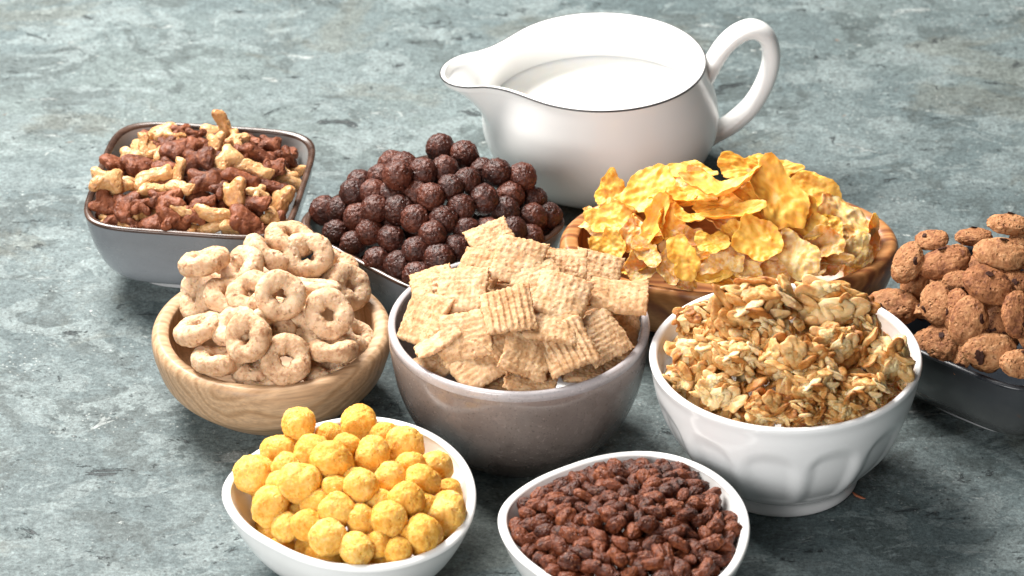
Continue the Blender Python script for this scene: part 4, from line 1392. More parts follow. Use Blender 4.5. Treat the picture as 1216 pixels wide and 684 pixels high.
a|3 -1249 -80 476 955 71 231 -172 100 100 100|pale biscuit cereal shape, rightmost in tenth row of the square bowl
a|4 -1554 -143 534 961 239 137 -28 130 130 130|pale biscuit cereal shape, fifth from left in tenth row of the square bowl
a|2 -1460 -193 501 941 194 276 13 85 85 85|pale biscuit cereal shape, fifth from left in bottom row of the square bowl
a|4 -1723 -115 539 945 153 232 -173 113 113 113|pale biscuit cereal shape, fifth from left in ninth row of the square bowl
a|3 -2122 -43 437 970 220 -8 -98 85 85 85|pale biscuit cereal shape, leftmost in tenth row of the square bowl
a|4 -2025 -107 444 892 321 -157 -276 85 85 85|pale biscuit cereal shape, leftmost in bottom row of the square bowl
a|4 -1572 -173 473 972 127 -191 -47 99 99 99|pale biscuit cereal shape, fourth from left in bottom row of the square bowl
a|4 -2065 105 547 982 116 -80 125 85 85 85|pale biscuit cereal shape, leftmost in seventh row of the square bowl
a|0 -2035 468 540 919 300 -81 -244 85 85 85|pale biscuit cereal shape, leftmost in third row of the square bowl
a|3 -1337 33 568 945 198 52 254 85 85 85|pale biscuit cereal shape, seventh from left in seventh row of the square bowl
a|3 -1876 365 610 947 113 -85 289 85 85 85|pale biscuit cereal shape, third from left in third row of the square bowl
d|0 -2111 335 570 983 69 132 104 106 106 106|chocolate brown cereal shape, leftmost in fourth row of the square bowl
d|0 -1981 311 573 995 95 25 27 130 130 130|chocolate brown cereal shape, second from left in fourth row of the square bowl
d|0 -1774 380 629 944 164 -31 285 130 130 130|chocolate brown cereal shape, fourth from left in third row of the square bowl
d|1 -1657 245 636 757 -12 -241 607 128 128 128|chocolate brown cereal shape, fourth from left in fourth row of the square bowl
d|1 -1617 74 611 668 127 -92 728 130 130 130|chocolate brown cereal shape, seventh from left in sixth row of the square bowl
d|5 -1850 457 611 962 234 -130 -54 85 85 85|chocolate brown cereal shape, third from left in second row of the square bowl
d|3 -1789 711 544 963 268 -14 35 85 85 85|chocolate brown cereal shape, fourth from left in top row of the square bowl
d|3 -1693 587 589 927 353 116 43 85 85 85|chocolate brown cereal shape, fifth from left in top row of the square bowl
d|2 -1352 386 589 942 82 311 -94 130 130 130|chocolate brown cereal shape, seventh from left in third row of the square bowl
d|3 -1208 467 522 873 75 342 -339 95 95 95|chocolate brown cereal shape, eighth from left in third row of the square bowl
d|1 -1297 542 564 720 157 -50 674 85 85 85|chocolate brown cereal shape, rightmost in second row of the square bowl
d|2 -1433 121 606 960 127 240 -73 126 126 126|chocolate brown cereal shape, fifth from left in fifth row of the square bowl
d|2 -1365 -54 556 973 164 -79 -145 113 113 113|chocolate brown cereal shape, seventh from left in eighth row of the square bowl
d|0 -1396 -163 519 941 195 161 -227 130 130 130|chocolate brown cereal shape, seventh from left in tenth row of the square bowl
d|2 -1627 -65 568 966 229 -113 -28 85 85 85|chocolate brown cereal shape, fifth from left in eighth row of the square bowl
d|3 -1798 -54 562 953 75 -282 87 127 127 127|chocolate brown cereal shape, third from left in eighth row of the square bowl
d|1 -1767 -138 501 538 327 11 777 120 120 120|chocolate brown cereal shape, fourth from left in tenth row of the square bowl
d|5 -2041 -39 529 947 253 -165 -108 130 130 130|chocolate brown cereal shape, second from left in ninth row of the square bowl
d|5 -2141 12 512 785 325 -133 510 114 114 114|chocolate brown cereal shape, leftmost in eighth row of the square bowl
d|3 -1946 -58 546 976 209 -42 -35 85 85 85|chocolate brown cereal shape, fourth from left in ninth row of the square bowl
d|0 -1885 -137 489 948 163 -259 89 95 95 95|chocolate brown cereal shape, third from left in tenth row of the square bowl
d|2 -1272 139 541 973 136 184 -23 107 107 107|chocolate brown cereal shape, rightmost in sixth row of the square bowl
d|1 -1704 388 633 231 40 -204 950 85 85 85|chocolate brown cereal shape, fifth from left in second row of the square bowl
d|2 -1371 -190 466 975 205 -76 33 85 85 85|chocolate brown cereal shape, sixth from left in bottom row of the square bowl
d|1 -1972 -122 452 510 357 21 783 85 85 85|chocolate brown cereal shape, second from left in bottom row of the square bowl
d|1 -1663 -130 526 645 296 -132 692 87 87 87|chocolate brown cereal shape, sixth from left in ninth row of the square bowl
d|3 -1529 17 600 938 195 -16 287 85 85 85|chocolate brown cereal shape, fourth from left in seventh row of the square bowl
d|3 -1854 -25 571 968 247 25 -44 85 85 85|chocolate brown cereal shape, third from left in seventh row of the square bowl
d|0 -1834 194 621 960 253 -90 -84 93 93 93|chocolate brown cereal shape, third from left in fourth row of the square bowl
d|5 -1293 269 558 902 280 294 -147 94 94 94|chocolate brown cereal shape, sixth from left in fifth row of the square bowl
d|1 -1264 330 549 736 54 -176 651 85 85 85|chocolate brown cereal shape, rightmost in fourth row of the square bowl
d|5 -1436 359 614 936 345 -58 -34 88 88 88|chocolate brown cereal shape, sixth from left in third row of the square bowl
c|11 1188 -1758 989 980 184 24 76 193 163 178|clump of toasted oats, third from left in top row of granola
c|14 1561 -1669 956 970 185 144 64 204 112 158|clump of toasted oats, fifth from left in top row of granola
c|3 929 -1523 782 983 182 -20 -4 124 82 103|clump of toasted oats, leftmost in top row of granola
c|7 1368 -2083 901 977 186 -61 -84 151 111 131|clump of toasted oats, fifth from left in third row of granola
c|10 1825 -1901 771 966 192 -61 -162 142 132 137|clump of toasted oats, rightmost in third row of granola
c|5 1461 -2183 829 971 186 16 150 131 111 121|clump of toasted oats, fourth from left in fourth row of granola
c|11 1104 -1994 866 981 181 -63 -12 111 101 106|clump of toasted oats, third from left in second row of granola
c|5 1696 -2138 754 983 182 -5 -1 121 91 106|clump of toasted oats, fifth from left in fourth row of granola
c|6 917 -1909 788 953 137 -217 164 132 122 127|clump of toasted oats, second from left in third row of granola
c|7 1250 -2256 740 983 182 -11 -2 111 80 95|clump of toasted oats, second from left in bottom row of granola
c|11 842 -1911 674 936 184 -21 301 92 92 92|clump of toasted oats, leftmost in third row of granola
c|2 1568 -1931 894 954 191 19 232 122 101 111|clump of toasted oats, fifth from left in second row of granola
c|0 1259 -1923 935 983 182 4 1 111 91 101|clump of toasted oats, fourth from left in top row of granola
c|9 1866 -1819 568 982 181 42 8 92 102 97|clump of toasted oats, rightmost in fourth row of granola
c|8 1007 -2114 738 983 181 38 7 111 91 101|clump of toasted oats, second from left in fourth row of granola
c|3 1383 -2284 725 974 180 -139 -26 100 70 85|clump of toasted oats, third from left in bottom row of granola
c|6 1715 -1756 850 983 182 -16 -3 92 102 97|clump of toasted oats, rightmost in top row of granola
c|4 1574 -2245 713 983 182 20 4 111 80 96|clump of toasted oats, fifth from left in bottom row of granola
c|7 1053 -1815 888 975 180 -130 -24 112 92 102|clump of toasted oats, second from left in top row of granola
o|5 1571 -2267 697 19 111 362 -925 117 117 117|single oat flake, rightmost in bottom row of loose oats
o|1 1767 -2089 702 452 -232 327 -797 127 127 127|single oat flake, eighth from left in fifth row of loose oats
o|3 949 -2005 783 340 292 -32 -894 136 136 136|single oat flake, third from left in fourth row of loose oats
o|3 1083 -2038 839 868 158 -153 445 121 121 121|single oat flake, third from left in third row of loose oats
o|12 1273 -2283 692 970 -191 -54 -144 103 103 103|single oat flake, seventh from left in bottom row of loose oats
o|15 1368 -1751 963 776 95 264 565 106 106 106|single oat flake, fifth from left in top row of loose oats
o|14 853 -1805 757 958 -254 -62 119 136 136 136|single oat flake, fourth from left in second row of loose oats
o|3 1415 -1951 917 735 247 53 630 124 124 124|single oat flake, ninth from left in second row of loose oats
o|11 1356 -2090 847 949 135 132 253 134 134 134|single oat flake, sixth from left in third row of loose oats
o|11 1707 -1882 816 578 195 -57 791 106 106 106|single oat flake, rightmost in second row of loose oats
o|9 1598 -2093 826 753 -27 -39 657 110 110 110|single oat flake, seventh from left in fourth row of loose oats
o|3 1186 -2145 804 149 264 -174 -937 129 129 129|single oat flake, fifth from left in fourth row of loose oats
o|2 816 -1904 725 339 -28 458 821 103 103 103|single oat flake, second from left in third row of loose oats
o|7 994 -2177 731 854 196 -443 188 107 107 107|single oat flake, third from left in sixth row of loose oats
o|0 1688 -2141 746 502 -430 197 -724 132 132 132|single oat flake, seventh from left in fifth row of loose oats
o|6 1540 -1844 903 462 292 190 -816 129 129 129|single oat flake, tenth from left in top row of loose oats
o|6 1640 -1946 833 855 357 51 372 136 136 136|single oat flake, seventh from left in third row of loose oats
o|1 1082 -2199 724 98 -333 -83 934 134 134 134|single oat flake, fourth from left in sixth row of loose oats
o|7 1405 -1857 961 484 -350 189 -779 109 109 109|single oat flake, seventh from left in top row of loose oats
o|1 972 -1689 834 151 -437 246 852 123 123 123|single oat flake, leftmost in top row of loose oats
o|4 1490 -1760 922 852 -359 69 376 130 130 130|single oat flake, ninth from left in top row of loose oats
o|10 1545 -1999 893 327 132 90 -931 121 121 121|single oat flake, tenth from left in second row of loose oats
o|15 929 -2096 708 280 -30 259 924 130 130 130|single oat flake, second from left in fifth row of loose oats
o|11 1204 -2028 849 172 -399 -64 -899 134 134 134|single oat flake, fourth from left in third row of loose oats
o|5 1743 -1968 815 680 60 -271 -678 127 127 127|single oat flake, ninth from left in third row of loose oats
o|14 1113 -1887 915 939 49 280 192 128 128 128|single oat flake, seventh from left in second row of loose oats
o|15 1859 -1942 719 973 93 208 -35 112 112 112|single oat flake, rightmost in fourth row of loose oats
o|9 859 -2008 720 695 168 -152 -682 116 116 116|single oat flake, second from left in fourth row of loose oats
o|14 1318 -2184 784 584 158 -277 747 126 126 126|single oat flake, fifth from left in fifth row of loose oats
o|7 1277 -1768 974 985 66 -132 -93 124 124 124|single oat flake, second from left in top row of loose oats
o|6 1682 -2046 777 928 224 -8 -296 115 115 115|single oat flake, ninth from left in fourth row of loose oats
o|9 1163 -2260 694 568 -68 -48 -819 116 116 116|single oat flake, fourth from left in bottom row of loose oats
o|11 796 -1723 729 862 153 268 403 130 130 130|single oat flake, leftmost in second row of loose oats
o|2 1453 -2306 723 726 144 22 673 106 106 106|single oat flake, eighth from left in bottom row of loose oats
o|14 1264 -2096 850 418 -207 212 859 106 106 106|single oat flake, fifth from left in third row of loose oats
o|1 1651 -2224 712 911 -254 -281 164 104 104 104|single oat flake, sixth from left in sixth row of loose oats
o|0 1552 -2173 759 307 -37 263 -914 113 113 113|single oat flake, sixth from left in fifth row of loose oats
i|5 285 -2597 488 925 82 -67 366 112 112 112|brown puffed rice grain, fourth from left in third row of its white bowl
i|4 596 -2749 520 705 -176 305 616 109 109 109|brown puffed rice grain, ninth from left in fifth row of its white bowl
i|7 576 -2294 416 782 -70 -42 617 90 90 90|brown puffed rice grain, sixth from left in top row of its white bowl
i|6 112 -2659 440 81 -433 -84 894 102 102 102|brown puffed rice grain, second from left in fifth row of its white bowl
i|4 698 -3137 494 770 -81 96 -626 100 100 100|brown puffed rice grain, tenth from left in twelfth row of its white bowl
i|3 517 -3188 495 776 119 357 506 98 98 98|brown puffed rice grain, seventh from left in twelfth row of its white bowl
i|10 580 -2988 520 649 -59 -27 -758 100 100 100|brown puffed rice grain, seventh from left in ninth row of its white bowl
i|8 811 -2504 458 888 -250 146 -357 88 88 88|brown puffed rice grain, thirteenth from left in second row of its white bowl
i|9 225 -2942 474 813 -268 53 -514 107 107 107|brown puffed rice grain, second from left in ninth row of its white bowl
i|14 831 -2941 476 177 158 -72 969 92 92 92|brown puffed rice grain, eleventh from left in ninth row of its white bowl
i|4 794 -3058 497 952 -139 248 -115 95 95 95|brown puffed rice grain, ninth from left in tenth row of its white bowl
i|7 641 -2804 533 801 230 99 543 104 104 104|brown puffed rice grain, tenth from left in fifth row of its white bowl
i|3 507 -2846 553 811 -182 -149 535 91 91 91|brown puffed rice grain, seventh from left in sixth row of its white bowl
i|9 490 -2949 527 893 -82 -389 -210 110 110 110|brown puffed rice grain, seventh from left in eighth row of its white bowl
i|4 944 -2990 447 119 55 299 -945 108 108 108|brown puffed rice grain, twelfth from left in tenth row of its white bowl
i|12 626 -3287 417 805 125 -51 -578 88 88 88|brown puffed rice grain, ninth from left in bottom row of its white bowl
i|0 694 -2502 505 444 -357 -25 -821 95 95 95|brown puffed rice grain, twelfth from left in top row of its white bowl
i|15 822 -2679 507 764 -221 -278 539 87 87 87|brown puffed rice grain, eleventh from left in fourth row of its white bowl
i|3 864 -2391 403 547 83 -206 -807 110 110 110|brown puffed rice grain, fourteenth from left in second row of its white bowl
i|9 257 -2870 510 492 133 264 -819 113 113 113|brown puffed rice grain, fourth from left in seventh row of its white bowl
i|9 922 -2925 452 797 -247 400 -380 94 94 94|brown puffed rice grain, thirteenth from left in ninth row of its white bowl
i|6 404 -3009 506 876 254 -26 -409 100 100 100|brown puffed rice grain, fifth from left in ninth row of its white bowl
i|8 301 -2451 444 791 145 -76 589 93 93 93|brown puffed rice grain, second from left in second row of its white bowl
i|1 958 -2676 460 776 173 130 592 111 111 111|brown puffed rice grain, rightmost in fifth row of its white bowl
i|7 572 -3080 482 966 -132 158 157 103 103 103|brown puffed rice grain, sixth from left in eleventh row of its white bowl
i|6 894 -2709 477 99 -121 -5 -988 104 104 104|brown puffed rice grain, thirteenth from left in fifth row of its white bowl
i|10 798 -3233 446 648 118 223 -719 114 114 114|brown puffed rice grain, twelfth from left in fourteenth row of its white bowl
i|13 766 -2986 497 925 -340 -167 1 114 114 114|brown puffed rice grain, ninth from left in ninth row of its white bowl
i|4 337 -3113 482 951 -58 62 -296 96 96 96|brown puffed rice grain, fourth from left in eleventh row of its white bowl
i|10 722 -3266 444 1000 16 14 4 109 109 109|brown puffed rice grain, eleventh from left in fourteenth row of its white bowl
i|0 893 -2843 483 162 51 260 -950 85 85 85|brown puffed rice grain, eleventh from left in seventh row of its white bowl
i|4 235 -2527 441 755 419 23 504 97 97 97|brown puffed rice grain, third from left in third row of its white bowl
i|5 325 -2882 512 332 126 337 -872 91 91 91|brown puffed rice grain, fifth from left in seventh row of its white bowl
i|8 355 -2360 409 898 -185 174 360 98 98 98|brown puffed rice grain, leftmost in top row of its white bowl
i|5 414 -2679 531 926 -374 17 -47 105 105 105|brown puffed rice grain, sixth from left in third row of its white bowl
i|12 68 -2717 435 536 -123 144 823 98 98 98|brown puffed rice grain, leftmost in seventh row of its white bowl
i|0 450 -2527 518 244 138 51 959 109 109 109|brown puffed rice grain, seventh from left in second row of its white bowl
i|4 522 -2570 507 540 -290 -240 -753 107 107 107|brown puffed rice grain, eighth from left in second row of its white bowl
i|10 268 -3207 403 957 -143 13 252 107 107 107|brown puffed rice grain, third from left in fourteenth row of its white bowl
i|11 439 -3228 453 202 145 264 932 111 111 111|brown puffed rice grain, fifth from left in fourteenth row of its white bowl
i|3 557 -3247 455 856 416 143 271 91 91 91|brown puffed rice grain, ninth from left in fourteenth row of its white bowl
i|13 643 -3352 389 22 126 -220 -967 96 96 96|brown puffed rice grain, tenth from left in bottom row of its white bowl
i|9 917 -2444 401 923 -47 200 324 86 86 86|brown puffed rice grain, rightmost in third row of its white bowl
i|3 282 -2999 499 950 233 90 -189 106 106 106|brown puffed rice grain, third from left in ninth row of its white bowl
i|13 196 -2771 494 681 -4 -44 731 89 89 89|brown puffed rice grain, second from left in sixth row of its white bowl
i|12 376 -3193 463 916 56 -264 -297 105 105 105|brown puffed rice grain, fifth from left in thirteenth row of its white bowl
i|15 183 -3091 403 18 246 117 962 105 105 105|brown puffed rice grain, second from left in thirteenth row of its white bowl
i|8 945 -3093 433 221 -137 -157 953 97 97 97|brown puffed rice grain, twelfth from left in twelfth row of its white bowl
i|0 727 -2648 505 952 254 -65 159 109 109 109|brown puffed rice grain, tenth from left in fourth row of its white bowl
i|1 210 -2661 469 176 17 -178 -968 116 116 116|brown puffed rice grain, fourth from left in fifth row of its white bowl
i|15 749 -2404 468 769 -92 231 -589 94 94 94|brown puffed rice grain, fourteenth from left in top row of its white bowl
i|5 773 -2791 514 45 105 312 -943 103 103 103|brown puffed rice grain, eleventh from left in sixth row of its white bowl
i|10 446 -2342 421 918 45 394 -18 100 100 100|brown puffed rice grain, second from left in top row of its white bowl
i|0 688 -2860 537 983 -15 164 -83 96 96 96|brown puffed rice grain, ninth from left in sixth row of its white bowl
i|14 103 -2909 423 905 234 254 248 93 93 93|brown puffed rice grain, second from left in tenth row of its white bowl
i|11 662 -3048 484 315 51 188 -929 115 115 115|brown puffed rice grain, eighth from left in tenth row of its white bowl
i|4 957 -2525 405 11 260 -187 -947 96 96 96|brown puffed rice grain, thirteenth from left in fourth row of its white bowl
i|14 511 -3052 498 863 -149 28 -482 101 101 101|brown puffed rice grain, sixth from left in tenth row of its white bowl
i|5 564 -3147 469 431 -265 54 -861 102 102 102|brown puffed rice grain, eighth from left in twelfth row of its white bowl
i|15 864 -3211 399 868 -159 -312 352 111 111 111|brown puffed rice grain, thirteenth from left in fourteenth row of its white bowl
i|15 644 -2964 543 891 -89 178 408 113 113 113|brown puffed rice grain, ninth from left in eighth row of its white bowl
i|7 343 -3259 412 950 261 168 33 87 87 87|brown puffed rice grain, leftmost in bottom row of its white bowl
i|10 229 -3033 462 369 135 -244 886 104 104 104|brown puffed rice grain, third from left in eleventh row of its white bowl
i|6 370 -2596 491 586 18 433 685 93 93 93|brown puffed rice grain, fifth from left in third row of its white bowl
i|13 675 -2381 451 73 -147 -65 984 107 107 107|brown puffed rice grain, eleventh from left in top row of its white bowl
i|3 90 -2801 423 894 409 8 184 100 100 100|brown puffed rice grain, second from left in eighth row of its white bowl
i|6 352 -2962 499 175 279 -259 -908 92 92 92|brown puffed rice grain, fourth from left in ninth row of its white bowl
i|2 837 -3115 441 882 37 -276 -379 88 88 88|brown puffed rice grain, eleventh from left in thirteenth row of its white bowl
i|13 1005 -2967 414 943 -236 218 -82 108 108 108|brown puffed rice grain, rightmost in eleventh row of its white bowl
i|5 834 -3010 462 990 -37 93 99 95 95 95|brown puffed rice grain, eleventh from left in tenth row of its white bowl
i|11 403 -2758 518 514 140 -264 -804 95 95 95|brown puffed rice grain, seventh from left in fifth row of its white bowl
i|6 777 -2595 495 640 202 -34 -741 99 99 99|brown puffed rice grain, thirteenth from left in third row of its white bowl
i|12 792 -3157 444 192 141 -4 971 93 93 93|brown puffed rice grain, tenth from left in thirteenth row of its white bowl
i|1 402 -2835 524 413 -6 16 911 112 112 112|brown puffed rice grain, fifth from left in sixth row of its white bowl
i|6 670 -2737 537 989 86 -78 -86 93 93 93|brown puffed rice grain, ninth from left in fourth row of its white bowl
i|14 587 -2596 505 709 -94 263 -647 88 88 88|brown puffed rice grain, ninth from left in third row of its white bowl
i|5 585 -3339 423 370 327 -66 867 110 110 110|brown puffed rice grain, seventh from left in bottom row of its white bowl
i|4 889 -2640 449 940 273 122 166 93 93 93|brown puffed rice grain, twelfth from left in fifth row of its white bowl
i|13 529 -2490 506 949 -185 253 36 92 92 92|brown puffed rice grain, fifth from left in top row of its white bowl
i|15 642 -2546 517 413 332 117 840 98 98 98|brown puffed rice grain, tenth from left in second row of its white bowl
i|7 595 -2436 471 888 -230 -286 278 106 106 106|brown puffed rice grain, eighth from left in top row of its white bowl
i|7 322 -2534 494 917 331 19 -221 104 104 104|brown puffed rice grain, third from left in second row of its white bowl
i|13 325 -2657 487 296 100 -258 914 102 102 102|brown puffed rice grain, fourth from left in fourth row of its white bowl
i|13 426 -2434 453 552 14 341 -761 117 117 117|brown puffed rice grain, sixth from left in second row of its white bowl
i|2 156 -2542 412 996 68 0 -61 113 113 113|brown puffed rice grain, second from left in fourth row of its white bowl
i|10 1033 -2692 388 184 53 111 975 98 98 98|brown puffed rice grain, thirteenth from left in seventh row of its white bowl
i|3 606 -2875 517 693 -171 131 -688 91 91 91|brown puffed rice grain, eighth from left in seventh row of its white bowl
i|8 634 -3137 466 83 28 -95 -992 106 106 106|brown puffed rice grain, ninth from left in twelfth row of its white bowl
i|3 446 -3319 393 733 319 101 592 112 112 112|brown puffed rice grain, fourth from left in bottom row of its white bowl
i|15 391 -2909 516 276 -289 -50 -915 109 109 109|brown puffed rice grain, sixth from left in eighth row of its white bowl
i|15 131 -3047 403 795 -276 -30 540 94 94 94|brown puffed rice grain, leftmost in twelfth row of its white bowl
i|10 489 -2646 530 961 -171 220 2 111 111 111|brown puffed rice grain, eighth from left in third row of its white bowl
i|12 246 -2721 505 261 -52 -341 -901 88 88 88|brown puffed rice grain, fifth from left in fifth row of its white bowl
i|6 975 -2808 431 530 274 29 -802 111 111 111|brown puffed rice grain, rightmost in eighth row of its white bowl
i|4 870 -2581 451 367 68 160 -914 89 89 89|brown puffed rice grain, twelfth from left in fourth row of its white bowl
i|8 530 -2764 530 917 -142 -67 -368 85 85 85|brown puffed rice grain, eighth from left in fifth row of its white bowl
i|5 294 -2763 523 226 -191 94 -951 108 108 108|brown puffed rice grain, sixth from left in fifth row of its white bowl
i|14 280 -3079 443 665 -391 -303 559 105 105 105|brown puffed rice grain, third from left in twelfth row of its white bowl
i|14 640 -2319 420 559 -72 -64 823 113 113 113|brown puffed rice grain, ninth from left in top row of its white bowl
i|14 226 -2593 447 32 -65 50 -996 100 100 100|brown puffed rice grain, third from left in fourth row of its white bowl
i|3 578 -2367 448 514 -191 -355 758 114 114 114|brown puffed rice grain, seventh from left in top row of its white bowl
i|15 491 -3131 471 203 233 -332 891 94 94 94|brown puffed rice grain, fifth from left in twelfth row of its white bowl
i|14 394 -2496 486 703 301 -96 -637 100 100 100|brown puffed rice grain, fifth from left in second row of its white bowl
i|10 542 -2699 525 653 200 -209 -700 111 111 111|brown puffed rice grain, seventh from left in fourth row of its white bowl
i|10 649 -2663 509 964 -27 -261 35 90 90 90|brown puffed rice grain, eighth from left in fourth row of its white bowl
i|14 164 -2833 461 176 -114 130 -969 113 113 113|brown puffed rice grain, third from left in eighth row of its white bowl
i|8 934 -2755 448 613 217 88 -755 95 95 95|brown puffed rice grain, twelfth from left in seventh row of its white bowl
i|9 810 -2436 445 159 0 274 -948 116 116 116|brown puffed rice grain, twelfth from left in second row of its white bowl
i|4 778 -2902 496 972 -87 147 164 114 114 114|brown puffed rice grain, eleventh from left in eighth row of its white bowl
i|15 475 -2795 524 938 -200 8 284 92 92 92|brown puffed rice grain, sixth from left in sixth row of its white bowl
i|13 1026 -2898 401 542 250 -246 -764 106 106 106|brown puffed rice grain, rightmost in tenth row of its white bowl
i|6 81 -2602 399 179 -44 -218 958 95 95 95|brown puffed rice grain, leftmost in fifth row of its white bowl
i|13 1038 -2763 419 438 -81 -22 -895 88 88 88|brown puffed rice grain, rightmost in seventh row of its white bowl
i|14 827 -2842 505 861 -172 143 457 118 118 118|brown puffed rice grain, ninth from left in seventh row of its white bowl
i|11 161 -2712 476 475 28 -244 -845 94 94 94|brown puffed rice grain, third from left in fifth row of its white bowl
i|15 227 -2425 391 599 58 269 -752 92 92 92|brown puffed rice grain, second from left in third row of its white bowl
i|12 996 -3030 385 250 -63 170 -951 112 112 112|brown puffed rice grain, rightmost in twelfth row of its white bowl
i|11 842 -2761 471 774 5 142 -617 86 86 86|brown puffed rice grain, twelfth from left in sixth row of its white bowl
i|12 662 -3200 481 41 74 -356 -931 101 101 101|brown puffed rice grain, seventh from left in thirteenth row of its white bowl
i|10 465 -2731 530 299 -61 -83 949 100 100 100|brown puffed rice grain, sixth from left in fourth row of its white bowl
i|8 707 -2803 501 243 52 -299 921 99 99 99|brown puffed rice grain, tenth from left in sixth row of its white bowl
i|2 967 -2602 433 874 201 327 297 88 88 88|brown puffed rice grain, rightmost in fourth row of its white bowl
i|8 700 -2953 497 223 19 -307 925 104 104 104|brown puffed rice grain, eighth from left in ninth row of its white bowl
i|4 748 -2733 493 318 -250 -238 883 95 95 95|brown puffed rice grain, eleventh from left in fifth row of its white bowl
i|7 809 -2331 419 966 -163 27 -201 117 117 117|brown puffed rice grain, rightmost in top row of its white bowl
i|9 80 -2972 390 518 208 29 -829 101 101 101|brown puffed rice grain, leftmost in eleventh row of its white bowl
i|6 341 -2809 520 317 96 192 924 86 86 86|brown puffed rice grain, fourth from left in sixth row of its white bowl
i|13 291 -2934 493 335 157 50 928 87 87 87|brown puffed rice grain, fifth from left in eighth row of its white bowl
i|13 875 -2514 460 897 -339 -58 -278 96 96 96|brown puffed rice grain, rightmost in second row of its white bowl
i|2 499 -3250 435 709 -416 29 569 86 86 86|brown puffed rice grain, seventh from left in fourteenth row of its white bowl
i|10 213 -3156 399 956 -166 146 192 117 117 117|brown puffed rice grain, second from left in fourteenth row of its white bowl
i|12 578 -2525 490 437 200 -160 -862 90 90 90|brown puffed rice grain, ninth from left in second row of its white bowl
i|5 916 -3165 429 845 112 -52 520 111 111 111|brown puffed rice grain, thirteenth from left in thirteenth row of its white bowl
i|13 485 -2436 492 684 238 276 632 92 92 92|brown puffed rice grain, third from left in top row of its white bowl
i|13 736 -3088 468 749 31 120 -651 97 97 97|brown puffed rice grain, ninth from left in eleventh row of its white bowl
i|4 516 -3318 413 963 -125 -41 -235 104 104 104|brown puffed rice grain, fifth from left in bottom row of its white bowl
i|0 673 -2605 522 942 159 -37 293 100 100 100|brown puffed rice grain, eleventh from left in third row of its white bowl
i|14 960 -2873 456 817 343 189 423 99 99 99|brown puffed rice grain, thirteenth from left in eighth row of its white bowl
i|11 826 -3275 388 867 -219 19 447 95 95 95|brown puffed rice grain, thirteenth from left in bottom row of its white bowl
i|11 340 -3046 482 257 -2 -213 -943 103 103 103|brown puffed rice grain, fourth from left in tenth row of its white bowl
i|10 438 -2598 501 561 -234 -7 -794 111 111 111|brown puffed rice grain, seventh from left in third row of its white bowl
i|0 414 -3079 484 741 177 265 591 106 106 106|brown puffed rice grain, fifth from left in eleventh row of its white bowl
i|4 195 -2480 413 465 16 -382 -799 105 105 105|brown puffed rice grain, leftmost in third row of its white bowl
i|14 719 -2561 490 203 83 132 -967 101 101 101|brown puffed rice grain, twelfth from left in third row of its white bowl
i|5 172 -2990 450 37 72 -7 -997 110 110 110|brown puffed rice grain, third from left in tenth row of its white bowl
i|8 536 -2900 541 341 57 -375 -860 90 90 90|brown puffed rice grain, seventh from left in seventh row of its white bowl
i|11 357 -2421 443 897 80 -244 359 94 94 94|brown puffed rice grain, fourth from left in second row of its white bowl
i|0 152 -2603 452 839 -138 -381 363 103 103 103|brown puffed rice grain, leftmost in fourth row of its white bowl
i|0 387 -3297 417 964 113 0 239 86 86 86|brown puffed rice grain, second from left in bottom row of its white bowl
i|2 717 -3324 394 210 26 -136 968 115 115 115|brown puffed rice grain, twelfth from left in bottom row of its white bowl
i|3 49 -2879 403 890 107 257 -361 114 114 114|brown puffed rice grain, leftmost in tenth row of its white bowl
i|4 343 -2716 534 968 -93 231 -39 87 87 87|brown puffed rice grain, fifth from left in fourth row of its white bowl
i|6 561 -2818 525 941 -79 279 -173 96 96 96|brown puffed rice grain, eighth from left in sixth row of its white bowl
i|14 880 -3061 441 438 -26 -298 848 118 118 118|brown puffed rice grain, eleventh from left in eleventh row of its white bowl
i|1 281 -3153 454 72 76 -386 916 117 117 117|brown puffed rice grain, fourth from left in thirteenth row of its white bowl
i|0 1042 -2829 411 970 -10 -158 184 107 107 107|brown puffed rice grain, rightmost in ninth row of its white bowl
i|6 747 -2469 465 951 -208 -76 214 98 98 98|brown puffed rice grain, eleventh from left in second row of its white bowl
i|7 504 -2376 457 493 310 108 806 108 108 108|brown puffed rice grain, fourth from left in top row of its white bowl
i|7 28 -2782 400 625 54 -19 779 105 105 105|brown puffed rice grain, leftmost in eighth row of its white bowl
i|13 668 -2449 471 970 93 -192 118 102 102 102|brown puffed rice grain, tenth from left in top row of its white bowl
i|0 242 -2804 516 256 -306 284 872 90 90 90|brown puffed rice grain, third from left in sixth row of its white bowl
i|15 424 -3145 466 918 -332 219 7 98 98 98|brown puffed rice grain, fourth from left in twelfth row of its white bowl
i|7 453 -2889 549 863 294 -225 -345 108 108 108|brown puffed rice grain, sixth from left in seventh row of its white bowl
i|15 161 -2908 460 951 -182 116 222 110 110 110|brown puffed rice grain, leftmost in ninth row of its white bowl
i|15 602 -3205 457 416 159 -91 890 91 91 91|brown puffed rice grain, sixth from left in thirteenth row of its white bowl
i|3 733 -3193 461 748 -68 317 -579 117 117 117|brown puffed rice grain, ninth from left in thirteenth row of its white bowl
i|5 283 -2392 395 479 -104 293 821 101 101 101|brown puffed rice grain, leftmost in second row of its white bowl
i|9 736 -2342 441 285 -318 -34 -904 110 110 110|brown puffed rice grain, thirteenth from left in top row of its white bowl
i|12 950 -2585 359 785 202 529 -250 108 108 108|brown puffed rice grain, thirteenth from left in sixth row of its white bowl
i|5 1008 -2873 339 124 -204 686 -687 97 97 97|brown puffed rice grain, thirteenth from left in eleventh row of its white bowl
i|2 902 -3179 339 63 -868 -131 475 118 118 118|brown puffed rice grain, rightmost in bottom row of its white bowl
i|12 907 -2918 387 388 394 -347 758 102 102 102|brown puffed rice grain, twelfth from left in eleventh row of its white bowl
